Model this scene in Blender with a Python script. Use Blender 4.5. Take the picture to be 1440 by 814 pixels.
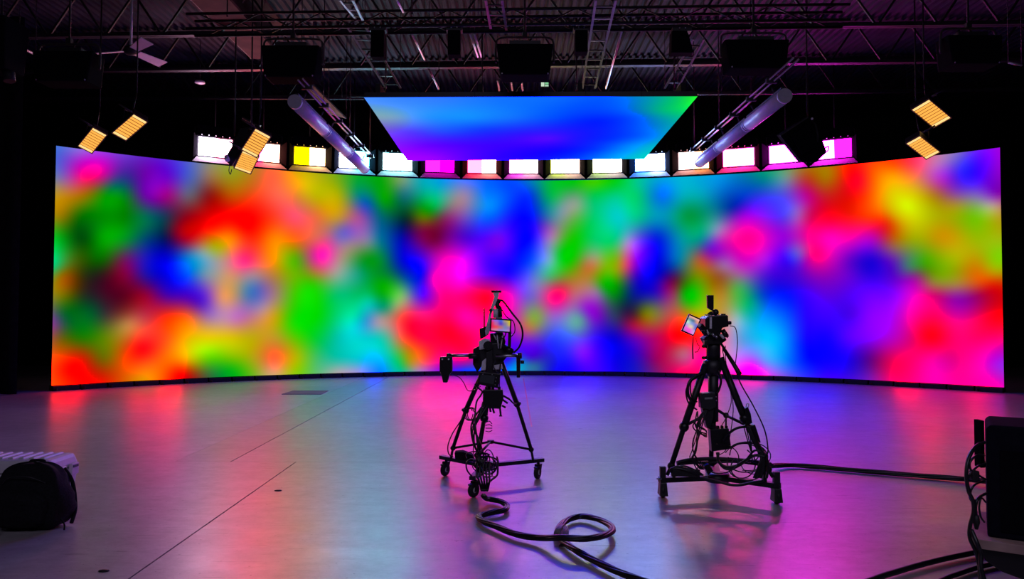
import bpy, bmesh, math, random
import numpy as np
from mathutils import Vector, Matrix

for _o in list(bpy.data.objects):
    bpy.data.objects.remove(_o, do_unlink=True)
SC = bpy.context.scene
COL = SC.collection
rad = math.radians

# ------------------------------------------------------------------ camera, world, exposure
FPX, CX, CY, CAMZ = 1040.0, 720.0, 407.0, 1.6
PITCH, ROLL = math.atan(30.0 / FPX), rad(0.11)
CAM_R = (Matrix.Rotation(math.pi / 2 + PITCH, 3, 'X') @ Matrix.Rotation(ROLL, 3, 'Z'))
cam_data = bpy.data.cameras.new('camera')
cam_data.sensor_fit = 'HORIZONTAL'
cam_data.sensor_width = 36.0
cam_data.lens = 36.0 * FPX / 1440.0
cam_data.clip_end = 200
cam = bpy.data.objects.new('camera', cam_data)
COL.objects.link(cam)
cam.matrix_world = Matrix.Translation((0, 0, CAMZ)) @ CAM_R.to_4x4()
SC.camera = cam

world = bpy.data.worlds.new('world')
SC.world = world
world.use_nodes = True
world.node_tree.nodes['Background'].inputs[0].default_value = (0.01, 0.01, 0.012, 1)
world.node_tree.nodes['Background'].inputs[1].default_value = 0.0
SC.view_settings.view_transform = 'Standard'
SC.view_settings.look = 'None'
SC.view_settings.exposure = 0.0
SC.view_settings.gamma = 1.0
SC.view_settings.use_curve_mapping = False

WALL_GAIN = 1.0      # brightness of the curved screen
ROOF_GAIN = 0.92       # brightness of the overhead screen
SOFT_GAIN = 52.0       # brightness of the colour softlights
AMBER_GAIN = 1.15

# added dim violet fill behind the viewer, gives the rigs a faint front light
_l = bpy.data.lights.new('back_fill_light', 'AREA')
_l.shape = 'RECTANGLE'; _l.size = 9.0; _l.size_y = 2.0
_l.energy = 160.0
_l.color = (0.74, 0.66, 1.0)
back_light = bpy.data.objects.new('back_fill_light', _l)
COL.objects.link(back_light)
back_light.location = (0.5, -2.2, 6.6)
back_light.rotation_euler = (rad(38), 0, 0)

# surveyed room: where a sight line meets a depth plane or the floor
def ray(px, py):
    return CAM_R @ Vector(((px - CX) / FPX, -(py - CY) / FPX, -1.0))
def P(px, py, d):
    r = ray(px, py)
    return Vector((0, 0, CAMZ)) + r * (d / r.y)
def PZ(px, py, z):
    r = ray(px, py)
    return Vector((0, 0, CAMZ)) + r * ((z - CAMZ) / r.z)
def F(px, py, z=0.0):
    return PZ(px, py, z)

# ------------------------------------------------------------------ materials
MATS = {}
def mat(name, color, rough=0.5, metal=0.0, spec=0.5, noise=0.0, nscale=20.0, bump=0.0):
    if name in MATS:
        return MATS[name]
    m = bpy.data.materials.new(name)
    m.use_nodes = True
    nt = m.node_tree
    b = nt.nodes['Principled BSDF']
    b.inputs['Base Color'].default_value = (*color, 1)
    b.inputs['Roughness'].default_value = rough
    b.inputs['Metallic'].default_value = metal
    b.inputs['Specular IOR Level'].default_value = spec
    if noise or bump:
        tc = nt.nodes.new('ShaderNodeTexCoord')
        nz = nt.nodes.new('ShaderNodeTexNoise')
        nz.inputs['Scale'].default_value = nscale
        nz.inputs['Detail'].default_value = 4
        nt.links.new(tc.outputs['Object'], nz.inputs['Vector'])
        if noise:
            r = nt.nodes.new('ShaderNodeValToRGB')
            r.color_ramp.elements[0].position = 0.3
            r.color_ramp.elements[1].position = 0.7
            r.color_ramp.elements[0].color = (*[c * (1 - noise) for c in color], 1)
            r.color_ramp.elements[1].color = (*[min(1, c * (1 + noise)) for c in color], 1)
            nt.links.new(nz.outputs['Fac'], r.inputs['Fac'])
            nt.links.new(r.outputs['Color'], b.inputs['Base Color'])
        if bump:
            bp = nt.nodes.new('ShaderNodeBump')
            bp.inputs['Strength'].default_value = bump
            bp.inputs['Distance'].default_value = 0.01
            nt.links.new(nz.outputs['Fac'], bp.inputs['Height'])
            nt.links.new(bp.outputs['Normal'], b.inputs['Normal'])
    MATS[name] = m
    return m

def glow(name, color, strength):
    m = bpy.data.materials.new(name)
    m.use_nodes = True
    nt = m.node_tree
    nt.nodes.clear()
    o = nt.nodes.new('ShaderNodeOutputMaterial')
    e = nt.nodes.new('ShaderNodeEmission')
    e.inputs[0].default_value = (*color, 1)
    e.inputs[1].default_value = strength
    nt.links.new(e.outputs[0], o.inputs[0])
    return m

def screen_mat(name, strength):
    m = glow(name, (1, 1, 1), strength)
    nt = m.node_tree
    a = nt.nodes.new('ShaderNodeAttribute')
    a.attribute_name = 'picture'
    nt.links.new(a.outputs['Color'], nt.nodes['Emission'].inputs[0])
    return m

BLACK = mat('black_metal', (0.013, 0.013, 0.015), 0.45, 0.0, 0.5, 0.3, 30)
PLASTIC = mat('black_plastic', (0.005, 0.005, 0.006), 0.38, 0, 0.5, 0.2, 40)
RUBBER = mat('black_rubber', (0.012, 0.012, 0.013), 0.55, 0, 0.4, 0.2, 60)
CABLE = mat('cable_sheath', (0.010, 0.010, 0.012), 0.36, 0, 0.5, 0.2, 50)
MATTE = mat('matte_black', (0.004, 0.004, 0.006), 0.9, 0, 0.03, 0.2, 30)
FABRIC = mat('black_fabric', (0.008, 0.008, 0.010), 0.9, 0, 0.15, 0.4, 60, 0.3)
DRAPE = mat('black_drape_cloth', (0.010, 0.0095, 0.011), 0.95, 0, 0.05, 0.3, 8)
STEEL = mat('dark_steel', (0.03, 0.025, 0.028), 0.6, 0.0, 0.3, 0.35, 10)
DSTEEL = mat('painted_black_steel', (0.010, 0.009, 0.010), 0.6, 0.0, 0.3, 0.35, 10)
CHROME = mat('brushed_metal', (0.55, 0.55, 0.58), 0.3, 1.0, 0.5, 0.15, 60)
ALU = mat('grey_aluminium', (0.80, 0.78, 0.84), 0.4, 0.0, 0.5, 0.15, 50)
GREYTUBE = mat('grey_lamp_shade', (0.42, 0.40, 0.46), 0.5, 0.0, 0.4, 0.08, 20)
BROWN = mat('red_oxide_paint', (0.075, 0.032, 0.03), 0.8, 0, 0.08, 0.3, 3)
DECK = mat('steel_deck', (0.034, 0.034, 0.044), 0.75, 0.0, 0.12, 0.35, 1.3)
WHITEP = mat('white_plastic', (0.62, 0.60, 0.64), 0.45, 0, 0.5, 0.05, 20)
FANW = mat('white_fan_paint', (0.8, 0.78, 0.8), 0.5, 0, 0.4, 0.05, 20)
FLAP = mat('barn_door_lit', (0.22, 0.22, 0.22), 0.9, 0, 0.0, 0.1, 20)  # paler copy for the bottom door, its lit look put into the colour
WOOD = mat('plywood_board', (0.42, 0.28, 0.24), 0.55, 0, 0.4, 0.25, 6)
PLINTH = mat('plinth_black', (0.014, 0.013, 0.014), 0.6, 0, 0.35, 0.3, 12)
DARKWALL = mat('dark_wall_paint', (0.012, 0.012, 0.014), 0.85, 0, 0.2, 0.3, 2)

# ------------------------------------------------------------------ mesh builder
class MB:
    def __init__(self):
        self.v, self.f, self.s = [], [], []
    def add(self, verts, faces, smooth=False, M=None):
        n = len(self.v)
        if M is not None:
            verts = [M @ Vector(p) for p in verts]
        self.v += [tuple(p) for p in verts]
        self.f += [tuple(i + n for i in f) for f in faces]
        self.s += [smooth] * len(faces)
        return self
    def box(self, c, size, M=None):
        x, y, z = [s / 2 for s in size]
        vs = [Vector(c) + Vector(p) for p in ((-x, -y, -z), (x, -y, -z), (x, y, -z), (-x, y, -z), (-x, -y, z), (x, -y, z), (x, y, z), (-x, y, z))]
        return self.add(vs, [(0, 3, 2, 1), (4, 5, 6, 7), (0, 1, 5, 4), (1, 2, 6, 5), (2, 3, 7, 6), (3, 0, 4, 7)], False, M)
    def frustum(self, c, s0, s1, h, M=None, off=(0, 0)):
        # a box whose bottom is s0 and whose top is s1
        vs = []
        for (sx, sy), z, (ox, oy) in ((s0, -h / 2, (0, 0)), (s1, h / 2, off)):
            for a, b in ((-1, -1), (1, -1), (1, 1), (-1, 1)):
                vs.append(Vector(c) + Vector((a * sx / 2 + ox, b * sy / 2 + oy, z)))
        return self.add(vs, [(0, 3, 2, 1), (4, 5, 6, 7), (0, 1, 5, 4), (1, 2, 6, 5), (2, 3, 7, 6), (3, 0, 4, 7)], False, M)
    def prism(self, pts, thick, M=None):
        # outline in XZ, thickness along Y
        n = len(pts)
        vs = [Vector((x, -thick / 2, z)) for x, z in pts] + [Vector((x, thick / 2, z)) for x, z in pts]
        fs = [tuple(range(n)), tuple(range(2 * n - 1, n - 1, -1))]
        fs += [(i, i + n, (i + 1) % n + n, (i + 1) % n) for i in range(n)]
        return self.add(vs, fs, False, M)
    def bar(self, a, b, w, h, up=(0, 0, 1)):
        a, b = Vector(a), Vector(b)
        d = (b - a)
        L = d.length
        d.normalize()
        u = Vector(up)
        if abs(d.dot(u)) > 0.95:
            u = Vector((1, 0, 0))
        x = d.cross(u).normalized()
        z = x.cross(d)
        M = Matrix((x, d, z)).transposed().to_4x4()
        M.translation = (a + b) / 2
        return self.box((0, 0, 0), (w, L, h), M)
    def tube(self, pts, r, n=7, closed=False, caps=True):
        pts = [Vector(p) for p in pts]
        rs = r if isinstance(r, (list, tuple)) else [r] * len(pts)
        vs, fs = [], []
        m = len(pts)
        ref = None
        for i, p in enumerate(pts):
            if closed:
                t = pts[(i + 1) % m] - pts[i - 1]
            else:
                t = pts[min(i + 1, m - 1)] - pts[max(i - 1, 0)]
            if t.length < 1e-9:
                t = Vector((0, 0, 1))
            t.normalize()
            if ref is None:
                ref = Vector((0, 0, 1)) if abs(t.z) < 0.9 else Vector((1, 0, 0))
            x = ref - t * ref.dot(t)
            if x.length < 1e-5:
                x = t.orthogonal()
            x.normalize()
            ref = x
            y = t.cross(x)
            for k in range(n):
                a = 2 * math.pi * k / n
                vs.append(p + (x * math.cos(a) + y * math.sin(a)) * rs[i])
        for i in range(m if closed else m - 1):
            j = (i + 1) % m
            for k in range(n):
                l = (k + 1) % n
                fs.append((i * n + k, i * n + l, j * n + l, j * n + k))
        self.add(vs, fs, True)
        if caps and not closed:
            b = len(self.v) - len(vs)
            self.f += [tuple(b + k for k in range(n - 1, -1, -1)), tuple(b + (m - 1) * n + k for k in range(n))]
            self.s += [False, False]
        return self
    def cyl(self, a, b, r, n=12, r2=None):
        return self.tube([a, b], [r, r if r2 is None else r2], n)
    def lathe(self, prof, n=20, M=None):
        # profile (radius, z), around z
        vs, fs = [], []
        for r, z in prof:
            for k in range(n):
                a = 2 * math.pi * k / n
                vs.append((r * math.cos(a), r * math.sin(a), z))
        for i in range(len(prof) - 1):
            for k in range(n):
                l = (k + 1) % n
                fs.append((i * n + k, i * n + l, (i + 1) * n + l, (i + 1) * n + k))
        fs.append(tuple(range(n - 1, -1, -1)))
        fs.append(tuple((len(prof) - 1) * n + k for k in range(n)))
        return self.add(vs, fs, True, M)
    def ball(self, c, r, n=10):
        prof = [(max(1e-4, r * math.sin(math.pi * i / 6)), -r * math.cos(math.pi * i / 6)) for i in range(7)]
        return self.lathe(prof, n, Matrix.Translation(c))
    def mesh(self, name, m, off=(0, 0, 0), bevel=0.0):
        me = bpy.data.meshes.new(name)
        o = Vector(off)
        me.from_pydata([tuple(Vector(p) - o) for p in self.v], [], self.f)
        me.polygons.foreach_set('use_smooth', self.s)
        if bevel:
            bm = bmesh.new()
            bm.from_mesh(me)
            bmesh.ops.remove_doubles(bm, verts=bm.verts, dist=1e-5)
            es = [e for e in bm.edges if len(e.link_faces) == 2 and e.calc_face_angle(0) > 0.6]
            bmesh.ops.bevel(bm, geom=es, offset=bevel, segments=2, affect='EDGES', profile=0.6)
            bm.to_mesh(me)
            bm.free()
        me.materials.append(m)
        me.update()
        return me
    def build(self, name, m, parent=None, bevel=0.0):
        # coordinates are world coordinates for unrotated things, local ones for rotated things
        off = root_off(parent) if parent is not None else Vector((0, 0, 0))
        o = bpy.data.objects.new(name, self.mesh(name, m, off, bevel))
        COL.objects.link(o)
        if parent is not None:
            o.parent = parent
        return o

LOCAL = set()
def root_off(o):
    while o.parent is not None:
        o = o.parent
    return Vector(o.location) if o.name not in LOCAL else Vector((0, 0, 0))

def tag(o, label=None, cat=None, group=None, kind=None):
    if label: o['label'] = label
    if cat: o['category'] = cat
    if group: o['group'] = group
    if kind: o['kind'] = kind
    return o

def thing(name, label, cat, loc=(0, 0, 0), group=None, local=False):
    o = bpy.data.objects.new(name, None)
    o.empty_display_size = 0.1
    COL.objects.link(o)
    o.location = Vector(loc)
    if local:
        LOCAL.add(o.name)
    return tag(o, label, cat, group)

def copy_tree(o, parent=None):
    c = o.copy()
    COL.objects.link(c)
    if parent is not None:
        c.parent = parent
    for ch in list(o.children):
        copy_tree(ch, c)
    return c

def spline(pts, k=8):
    pts = [Vector(p) for p in pts]
    out = []
    n = len(pts)
    for i in range(n - 1):
        p0, p1, p2, p3 = pts[max(i - 1, 0)], pts[i], pts[i + 1], pts[min(i + 2, n - 1)]
        for j in range(k):
            t = j / k
            out.append(0.5 * ((2 * p1) + (p2 - p0) * t + (2 * p0 - 5 * p1 + 4 * p2 - p3) * t * t + (3 * p1 - p0 - 3 * p2 + p3) * t ** 3))
    out.append(pts[-1])
    return out

def s2l(c):
    c = np.asarray(c, float) / 255.0
    return np.where(c <= 0.04045, c / 12.92, ((c + 0.055) / 1.055) ** 2.4)

def boost(l, top):
    # a saturated channel is clipped in the photograph; the diodes go on above it
    return l + (top - 1.0) * l ** 14

class Field:
    # smooth colour field through samples (multiquadric)
    def __init__(self, pts, cols, c=0.28, reg=0.02):
        self.p = np.array(pts, float)
        self.c = c
        A = self.phi(self.p) - reg * np.eye(len(pts))
        self.mean = np.array(cols, float).mean(0)
        self.w = np.linalg.solve(A, np.array(cols, float) - self.mean)
    def phi(self, q):
        d = ((q[:, None, :] - self.p[None, :, :]) ** 2).sum(-1)
        return np.sqrt(d + self.c ** 2)
    def __call__(self, q):
        return np.clip(self.phi(np.array(q, float)) @ self.w + self.mean, 0, 255)

def paint(me, cols):
    a = me.color_attributes.new('picture', 'FLOAT_COLOR', 'POINT')
    buf = np.ones((len(me.vertices), 4), np.float32)
    buf[:, :3] = cols
    a.data.foreach_set('color', buf.ravel())

# ================================================================== the setting
def structure(o):
    o['kind'] = 'structure'
    return o

def floor_mat(name, base, seed):
    m = bpy.data.materials.new(name)
    m.use_nodes = True
    nt = m.node_tree
    b = nt.nodes['Principled BSDF']
    L = nt.links.new
    tc = nt.nodes.new('ShaderNodeTexCoord')
    def noise(scale, detail, stretch=(1, 1, 1), rough=0.6):
        mp = nt.nodes.new('ShaderNodeMapping')
        mp.inputs['Location'].default_value = (seed, seed * 2, 0)
        mp.inputs['Scale'].default_value = stretch
        n = nt.nodes.new('ShaderNodeTexNoise')
        n.inputs['Scale'].default_value = scale
        n.inputs['Detail'].default_value = detail
        n.inputs['Roughness'].default_value = rough
        L(tc.outputs['Object'], mp.inputs['Vector'])
        L(mp.outputs['Vector'], n.inputs['Vector'])
        return n.outputs['Fac']
    def ramp(f, p0, c0, p1, c1):
        r = nt.nodes.new('ShaderNodeValToRGB')
        r.color_ramp.elements[0].position, r.color_ramp.elements[1].position = p0, p1
        r.color_ramp.elements[0].color, r.color_ramp.elements[1].color = (*c0, 1), (*c1, 1)
        L(f, r.inputs['Fac'])
        return r.outputs['Color']
    def mul(a, b_, fac=1.0):
        mx = nt.nodes.new('ShaderNodeMix')
        mx.data_type = 'RGBA'
        mx.blend_type = 'MULTIPLY'
        mx.inputs[0].default_value = fac
        L(a, mx.inputs[6]); L(b_, mx.inputs[7])
        return mx.outputs[2]
    big = ramp(noise(0.55, 6), 0.3, [c * 0.80 for c in base], 0.7, [c * 1.15 for c in base])
    mid = ramp(noise(7.0, 14, (0.7, 1.1, 1), 0.85), 0.33, (0.55, 0.54, 0.53), 0.64, (1, 1, 1))
    scuff = ramp(noise(3.2, 4, (0.8, 11.0, 1), 0.6), 0.31, (0.30, 0.28, 0.27), 0.36, (1, 1, 1))
    spots = ramp(noise(32.0, 2, (1, 1, 1), 0.5), 0.27, (0.25, 0.24, 0.23), 0.30, (1, 1, 1))
    col = mul(mul(mul(big, mid), scuff, 0.75), spots, 0.75)
    L(col, b.inputs['Base Color'])
    rg = nt.nodes.new('ShaderNodeMapRange')
    rg.inputs[1].default_value, rg.inputs[2].default_value = 0.1, 0.9
    rg.inputs[3].default_value, rg.inputs[4].default_value = 0.22, 0.42
    L(noise(2.6, 8, (0.7, 1.3, 1), 0.72), rg.inputs[0])
    L(rg.outputs[0], b.inputs['Roughness'])
    b.inputs['Specular IOR Level'].default_value = 0.95
    bp = nt.nodes.new('ShaderNodeBump')
    bp.inputs['Strength'].default_value = 0.16
    bp.inputs['Distance'].default_value = 0.02
    L(noise(2.4, 6, (0.5, 2.0, 1), 0.6), bp.inputs['Height'])
    L(bp.outputs['Normal'], b.inputs['Normal'])
    return m

CONC = floor_mat('polished_concrete', (0.46, 0.44, 0.435), 0.0)
CONC2 = floor_mat('darker_concrete', (0.365, 0.355, 0.35), 7.3)  # slightly darker tone for the narrow floor strip
JOINT = mat('joint_filler', (0.035, 0.033, 0.033), 0.9)

XL, XR, YF, YB, ZC = -15.5, 15.5, -3.0, 21.5, 7.35
flr = MB().box(((XL + XR) / 2, (YF + YB) / 2, -0.11), (XR - XL, YB - YF, 0.2)).build('floor', JOINT)
structure(flr)
g = 0.006
YJ = 7.86
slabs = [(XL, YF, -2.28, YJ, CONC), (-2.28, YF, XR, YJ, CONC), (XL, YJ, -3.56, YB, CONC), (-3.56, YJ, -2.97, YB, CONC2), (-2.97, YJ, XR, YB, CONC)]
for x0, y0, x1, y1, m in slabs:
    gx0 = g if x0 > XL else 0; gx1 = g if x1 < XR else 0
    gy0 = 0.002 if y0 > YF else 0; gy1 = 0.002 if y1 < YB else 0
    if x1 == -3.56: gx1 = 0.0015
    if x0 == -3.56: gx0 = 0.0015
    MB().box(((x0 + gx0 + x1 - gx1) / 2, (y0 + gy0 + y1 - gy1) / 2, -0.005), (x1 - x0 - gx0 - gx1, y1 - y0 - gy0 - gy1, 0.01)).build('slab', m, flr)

def wall(name, c, s):
    return structure(MB().box(c, s).build(name, DARKWALL))
wall('wall_back', (0, YB + 0.1, ZC / 2), (XR - XL + 0.4, 0.2, ZC))
wall('wall_left', (XL - 0.1, (YF + YB) / 2, ZC / 2), (0.2, YB - YF, ZC))
wall('wall_right', (XR + 0.1, (YF + YB) / 2, ZC / 2), (0.2, YB - YF, ZC))
wall('wall_front', (0, YF - 0.1, ZC / 2), (XR - XL + 0.4, 0.2, ZC))

# corrugated steel roof deck
YAW = rad(-2.3)
deck = MB()
pitch = 0.152
prof = []
x = XL - 1
while x < XR + 1:
    prof += [(x, 0.0), (x + 0.055, 0.0), (x + 0.08, 0.045), (x + 0.127, 0.045)]
    x += pitch
n = len(prof)
vs = [(px_, YF - 0.1, ZC + pz) for px_, pz in prof] + [(px_, YB + 0.1, ZC + pz) for px_, pz in prof]
deck.add(vs, [(i, i + 1, i + 1 + n, i + n) for i in range(n - 1)])
ceil = structure(deck.build('ceiling', DECK))

# ================================================================== curved video wall
D0 = 18.5
R0 = 0.727 * D0
XC, YC = 0.315, D0 - R0
TH = math.asin(9.41 / R0)
Z0, Z1 = 0.106, 4.873
def arc(a, r=R0, z=0.0):
    return Vector((XC + r * math.sin(a), YC + r * math.cos(a), z))

SAMPLES = """
215: 85=78,96,212 115=160,85,215 145=160,50,220 175=110,60,210 1345=130,110,200 1375=100,20,235 1400=150,0,225
232: 1195=255,20,0 1225=245,70,10 1255=255,80,0 1285=250,60,90 1315=200,110,180
245: 85=110,100,190 115=240,0,140 145=220,0,150 175=60,40,150 205=110,0,170 235=100,0,205 265=70,90,200 295=150,120,90 325=150,150,30 355=190,120,30 385=250,100,60 415=225,165,10 1165=170,120,0 1195=250,10,10 1225=250,80,0 1255=240,150,0 1285=240,110,70 1315=185,70,200 1345=80,30,220 1375=60,0,240 1400=130,0,210
252: 445=190,180,10 475=120,170,20 505=0,165,50 535=0,165,10 565=120,160,110 595=0,170,190 985=0,165,215 1015=0,140,220 1045=0,110,180 1075=0,130,140 1105=110,140,150 1135=185,55,35
258: 625=20,150,220 655=90,120,230 685=0,100,240 715=0,70,240 745=0,110,200 775=0,185,60 805=0,195,20 835=60,205,0 865=0,205,30 895=0,200,140 925=0,150,220 955=0,175,215
275: 85=195,140,20 115=170,110,0 145=20,150,0 175=0,130,30 205=110,0,170 235=160,0,130 265=100,95,115 295=140,20,20 325=190,80,0 355=230,70,20 385=250,95,70 415=225,130,50 445=190,180,0 475=180,175,0 505=0,130,130 535=0,160,20 565=20,110,110 595=0,170,120 625=60,170,160 655=150,130,170 685=0,125,240 715=0,80,250 745=0,50,230 775=0,180,80 805=90,160,110 835=0,200,80 865=0,205,130 895=0,205,110 925=0,120,225 955=0,165,200 985=0,165,180 1015=0,100,190 1045=0,60,205 1075=50,60,225 1105=90,70,220 1135=190,0,140 1165=200,30,30 1195=225,10,10 1225=240,90,0 1255=220,205,0 1285=215,205,0 1315=175,120,30 1345=140,80,150 1375=130,100,190 1400=130,20,170
290: 1345=170,150,30 1375=130,170,90 1400=180,150,120
305: 85=150,120,0 115=0,110,0 145=0,135,0 175=0,125,0 205=0,110,80 235=30,50,80 265=150,0,20 295=225,0,0 325=250,0,0 355=255,0,0 385=255,60,30 415=240,80,110 445=225,110,60 475=200,150,40 505=160,80,150 535=0,100,120 565=0,60,50 595=90,120,0 625=125,50,90 655=110,80,190 685=0,100,240 715=20,30,240 745=0,10,250 775=60,130,160 805=110,170,90 835=0,205,110 865=0,205,195 895=0,200,140 925=0,150,190 955=0,160,110 985=0,150,90 1015=60,100,160 1045=170,0,215 1075=140,20,230 1105=90,60,225 1135=200,20,110 1165=240,0,40 1195=230,20,20 1225=240,60,0 1255=215,150,0 1285=210,215,0 1315=175,175,0 1345=150,170,0 1375=115,195,10 1400=175,165,30
335: 85=0,170,20 115=0,70,10 145=0,165,0 175=0,150,30 205=0,70,110 235=20,15,80 265=185,0,25 295=215,100,10 325=255,130,0 355=255,40,10 385=240,130,0 415=250,100,20 445=220,100,90 475=130,105,180 505=150,110,170 535=0,110,150 565=5,10,170 595=120,0,80 625=115,0,110 655=80,0,210 685=90,0,230 715=80,0,235 745=0,0,250 775=150,140,170 805=20,200,0 835=0,205,100 865=0,205,130 895=110,90,220 925=0,30,220 955=0,140,170 985=0,150,140 1015=190,50,180 1045=250,0,150 1075=230,0,190 1105=150,0,215 1135=230,0,150 1165=250,0,190 1195=240,0,170 1225=190,0,190 1255=190,80,20 1285=160,170,0 1315=190,150,0 1345=195,160,0 1375=150,185,0 1400=160,185,10
365: 85=40,180,80 115=50,85,0 145=10,100,0 175=110,20,90 205=30,20,190 235=0,0,220 265=0,130,220 295=130,160,180 325=225,110,130 355=255,60,100 385=245,150,0 415=80,180,0 445=225,40,160 475=190,130,140 505=40,150,60 535=0,140,50 565=0,10,210 595=70,0,230 625=240,0,190 655=225,0,240 685=80,0,235 715=40,0,240 745=0,60,230 775=110,180,190 805=20,200,0 835=170,150,110 865=120,180,10 895=130,0,230 925=0,0,225 955=0,120,170 985=180,80,60 1015=150,60,170 1045=210,0,190 1075=180,20,225 1105=60,0,230 1135=190,0,170 1165=220,0,170 1195=100,0,200 1225=30,0,215 1255=100,20,180 1285=70,140,80 1315=110,170,0 1345=170,180,0 1375=190,150,0 1400=130,205,0
385: 85=150,110,0 115=50,55,10 145=50,25,25 175=130,0,60 205=30,15,170 235=0,0,225 265=0,90,235 295=120,150,170 325=215,140,110 355=180,130,140 385=190,130,50 415=110,180,0 445=165,130,50 475=150,165,150 505=20,160,120 535=0,140,40 565=0,60,150 595=20,0,230 625=240,0,200 655=230,0,240 685=100,0,240 715=30,0,235 745=70,90,230 775=60,190,110 805=130,150,20 835=160,140,30 865=110,170,0 895=70,0,200 925=0,0,210 955=60,60,90 985=140,130,0 1015=150,80,70 1045=160,80,170 1075=90,20,210 1105=60,0,215 1135=120,0,190 1165=150,0,180 1195=100,0,210 1225=40,0,220 1255=80,0,200 1285=130,30,140 1315=110,150,0 1345=150,150,10 1375=220,100,0 1400=190,150,0
400: 1345=170,130,60 1375=215,80,20 1400=220,20,0
415: 85=130,120,0 115=40,50,25 145=60,15,35 175=90,0,30 205=150,0,50 235=70,0,170 265=70,0,200 295=140,70,190 325=215,150,90 355=70,110,180 385=160,120,130 415=60,205,0 445=20,215,0 475=0,195,110 505=0,190,100 535=0,165,30 565=120,190,100 595=90,0,240 625=250,0,130 655=255,0,110 685=255,0,50 715=250,0,190 745=110,90,215 775=250,30,130 805=200,90,120 835=150,100,160 865=0,130,20 895=10,20,150 925=60,20,170 955=110,100,60 985=70,190,0 1015=180,130,40 1045=50,170,90 1075=0,60,210 1105=0,20,235 1135=60,0,240 1165=90,0,220 1195=80,0,230 1225=110,0,240 1255=130,0,235 1285=230,0,200 1315=210,0,110 1345=150,30,160 1375=160,0,90 1400=200,0,20
445: 85=20,90,60 115=0,105,30 145=50,60,50 175=140,70,45 205=195,50,70 235=245,50,10 265=240,100,30 295=160,110,180 325=195,130,180 355=190,120,140 385=205,160,20 415=20,215,0 445=0,215,0 475=0,210,120 505=0,205,180 535=140,150,150 565=240,70,60 595=255,20,110 625=255,0,90 655=245,0,170 685=250,0,130 715=230,0,190 745=140,150,90 775=150,100,190 805=110,150,180 835=130,10,205 865=45,55,100 895=90,40,40 925=140,110,60 955=230,80,40 985=200,170,0 1015=195,140,80 1045=60,180,170 1075=0,150,240 1105=0,90,250 1135=40,0,245 1165=60,0,240 1195=70,0,225 1225=140,0,240 1255=170,0,230 1285=255,0,150 1315=255,0,90 1345=220,0,150 1375=230,0,90 1400=250,0,20
475: 85=110,90,20 115=30,120,0 145=90,130,0 175=190,110,30 205=245,50,40 235=250,85,20 265=225,180,0 295=225,205,0 325=215,195,0 355=190,170,10 385=195,150,40 415=90,200,0 445=0,205,50 475=0,195,170 505=0,210,210 535=20,200,180 565=240,90,60 595=255,0,70 625=255,0,50 655=255,0,70 685=240,0,150 715=130,0,220 745=130,50,190 775=50,60,240 805=70,90,240 835=60,20,235 865=10,0,210 895=110,0,170 925=190,0,90 955=255,0,10 985=255,20,40 1015=240,110,150 1045=80,160,220 1075=0,195,230 1105=0,140,245 1135=20,0,245 1165=20,0,250 1195=90,0,245 1225=135,0,245 1255=180,0,200 1285=225,0,100 1315=255,0,30 1345=240,0,110 1375=255,0,100 1400=255,0,110
505: 85=250,60,0 115=225,20,0 145=110,100,0 175=240,70,0 205=250,60,20 235=255,110,0 265=225,180,0 295=90,205,0 325=110,190,0 355=170,165,20 385=240,100,50 415=190,180,0 445=70,190,100 475=20,190,170 505=0,195,215 535=0,190,240 565=60,190,60 595=250,80,50 625=255,0,150 655=240,0,120 685=90,20,200 715=50,10,220 745=60,20,200 775=30,30,210 805=50,20,255 835=80,0,250 865=10,0,225 895=40,10,190 925=160,0,90 955=190,60,110 985=255,0,150 1015=225,120,190 1045=210,90,240 1075=80,160,240 1105=0,130,250 1135=0,10,250 1165=10,0,250 1195=30,0,225 1225=100,0,130 1255=225,0,90 1285=245,0,110 1315=230,0,160 1345=225,0,130 1375=250,0,170 1400=190,0,220
521: 265=200,50,0 295=60,130,50 325=0,180,20 355=120,180,20 385=230,150,110 415=150,200,0 445=90,190,110 475=160,170,170 505=140,150,225 535=0,135,255 565=0,190,140 590=170,120,190 625=120,0,230 655=0,60,250 685=20,80,240 715=0,130,240 745=60,80,180 775=20,20,220 805=30,0,255 835=70,0,250 865=20,0,225 895=30,20,190 925=130,20,110 955=240,0,100 985=245,0,110 1015=230,60,190 1045=255,0,235 1075=230,60,235 1105=80,100,230 1135=20,40,240
534: 85=255,50,0 115=255,0,0 145=225,20,0 175=215,90,0 205=225,150,0 235=255,60,0 1165=70,0,230 1195=70,10,220 1225=130,20,180 1255=245,0,110 1285=255,0,130 1315=240,0,180 1345=240,0,150 1375=250,0,170 1400=230,0,190
"""
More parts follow.
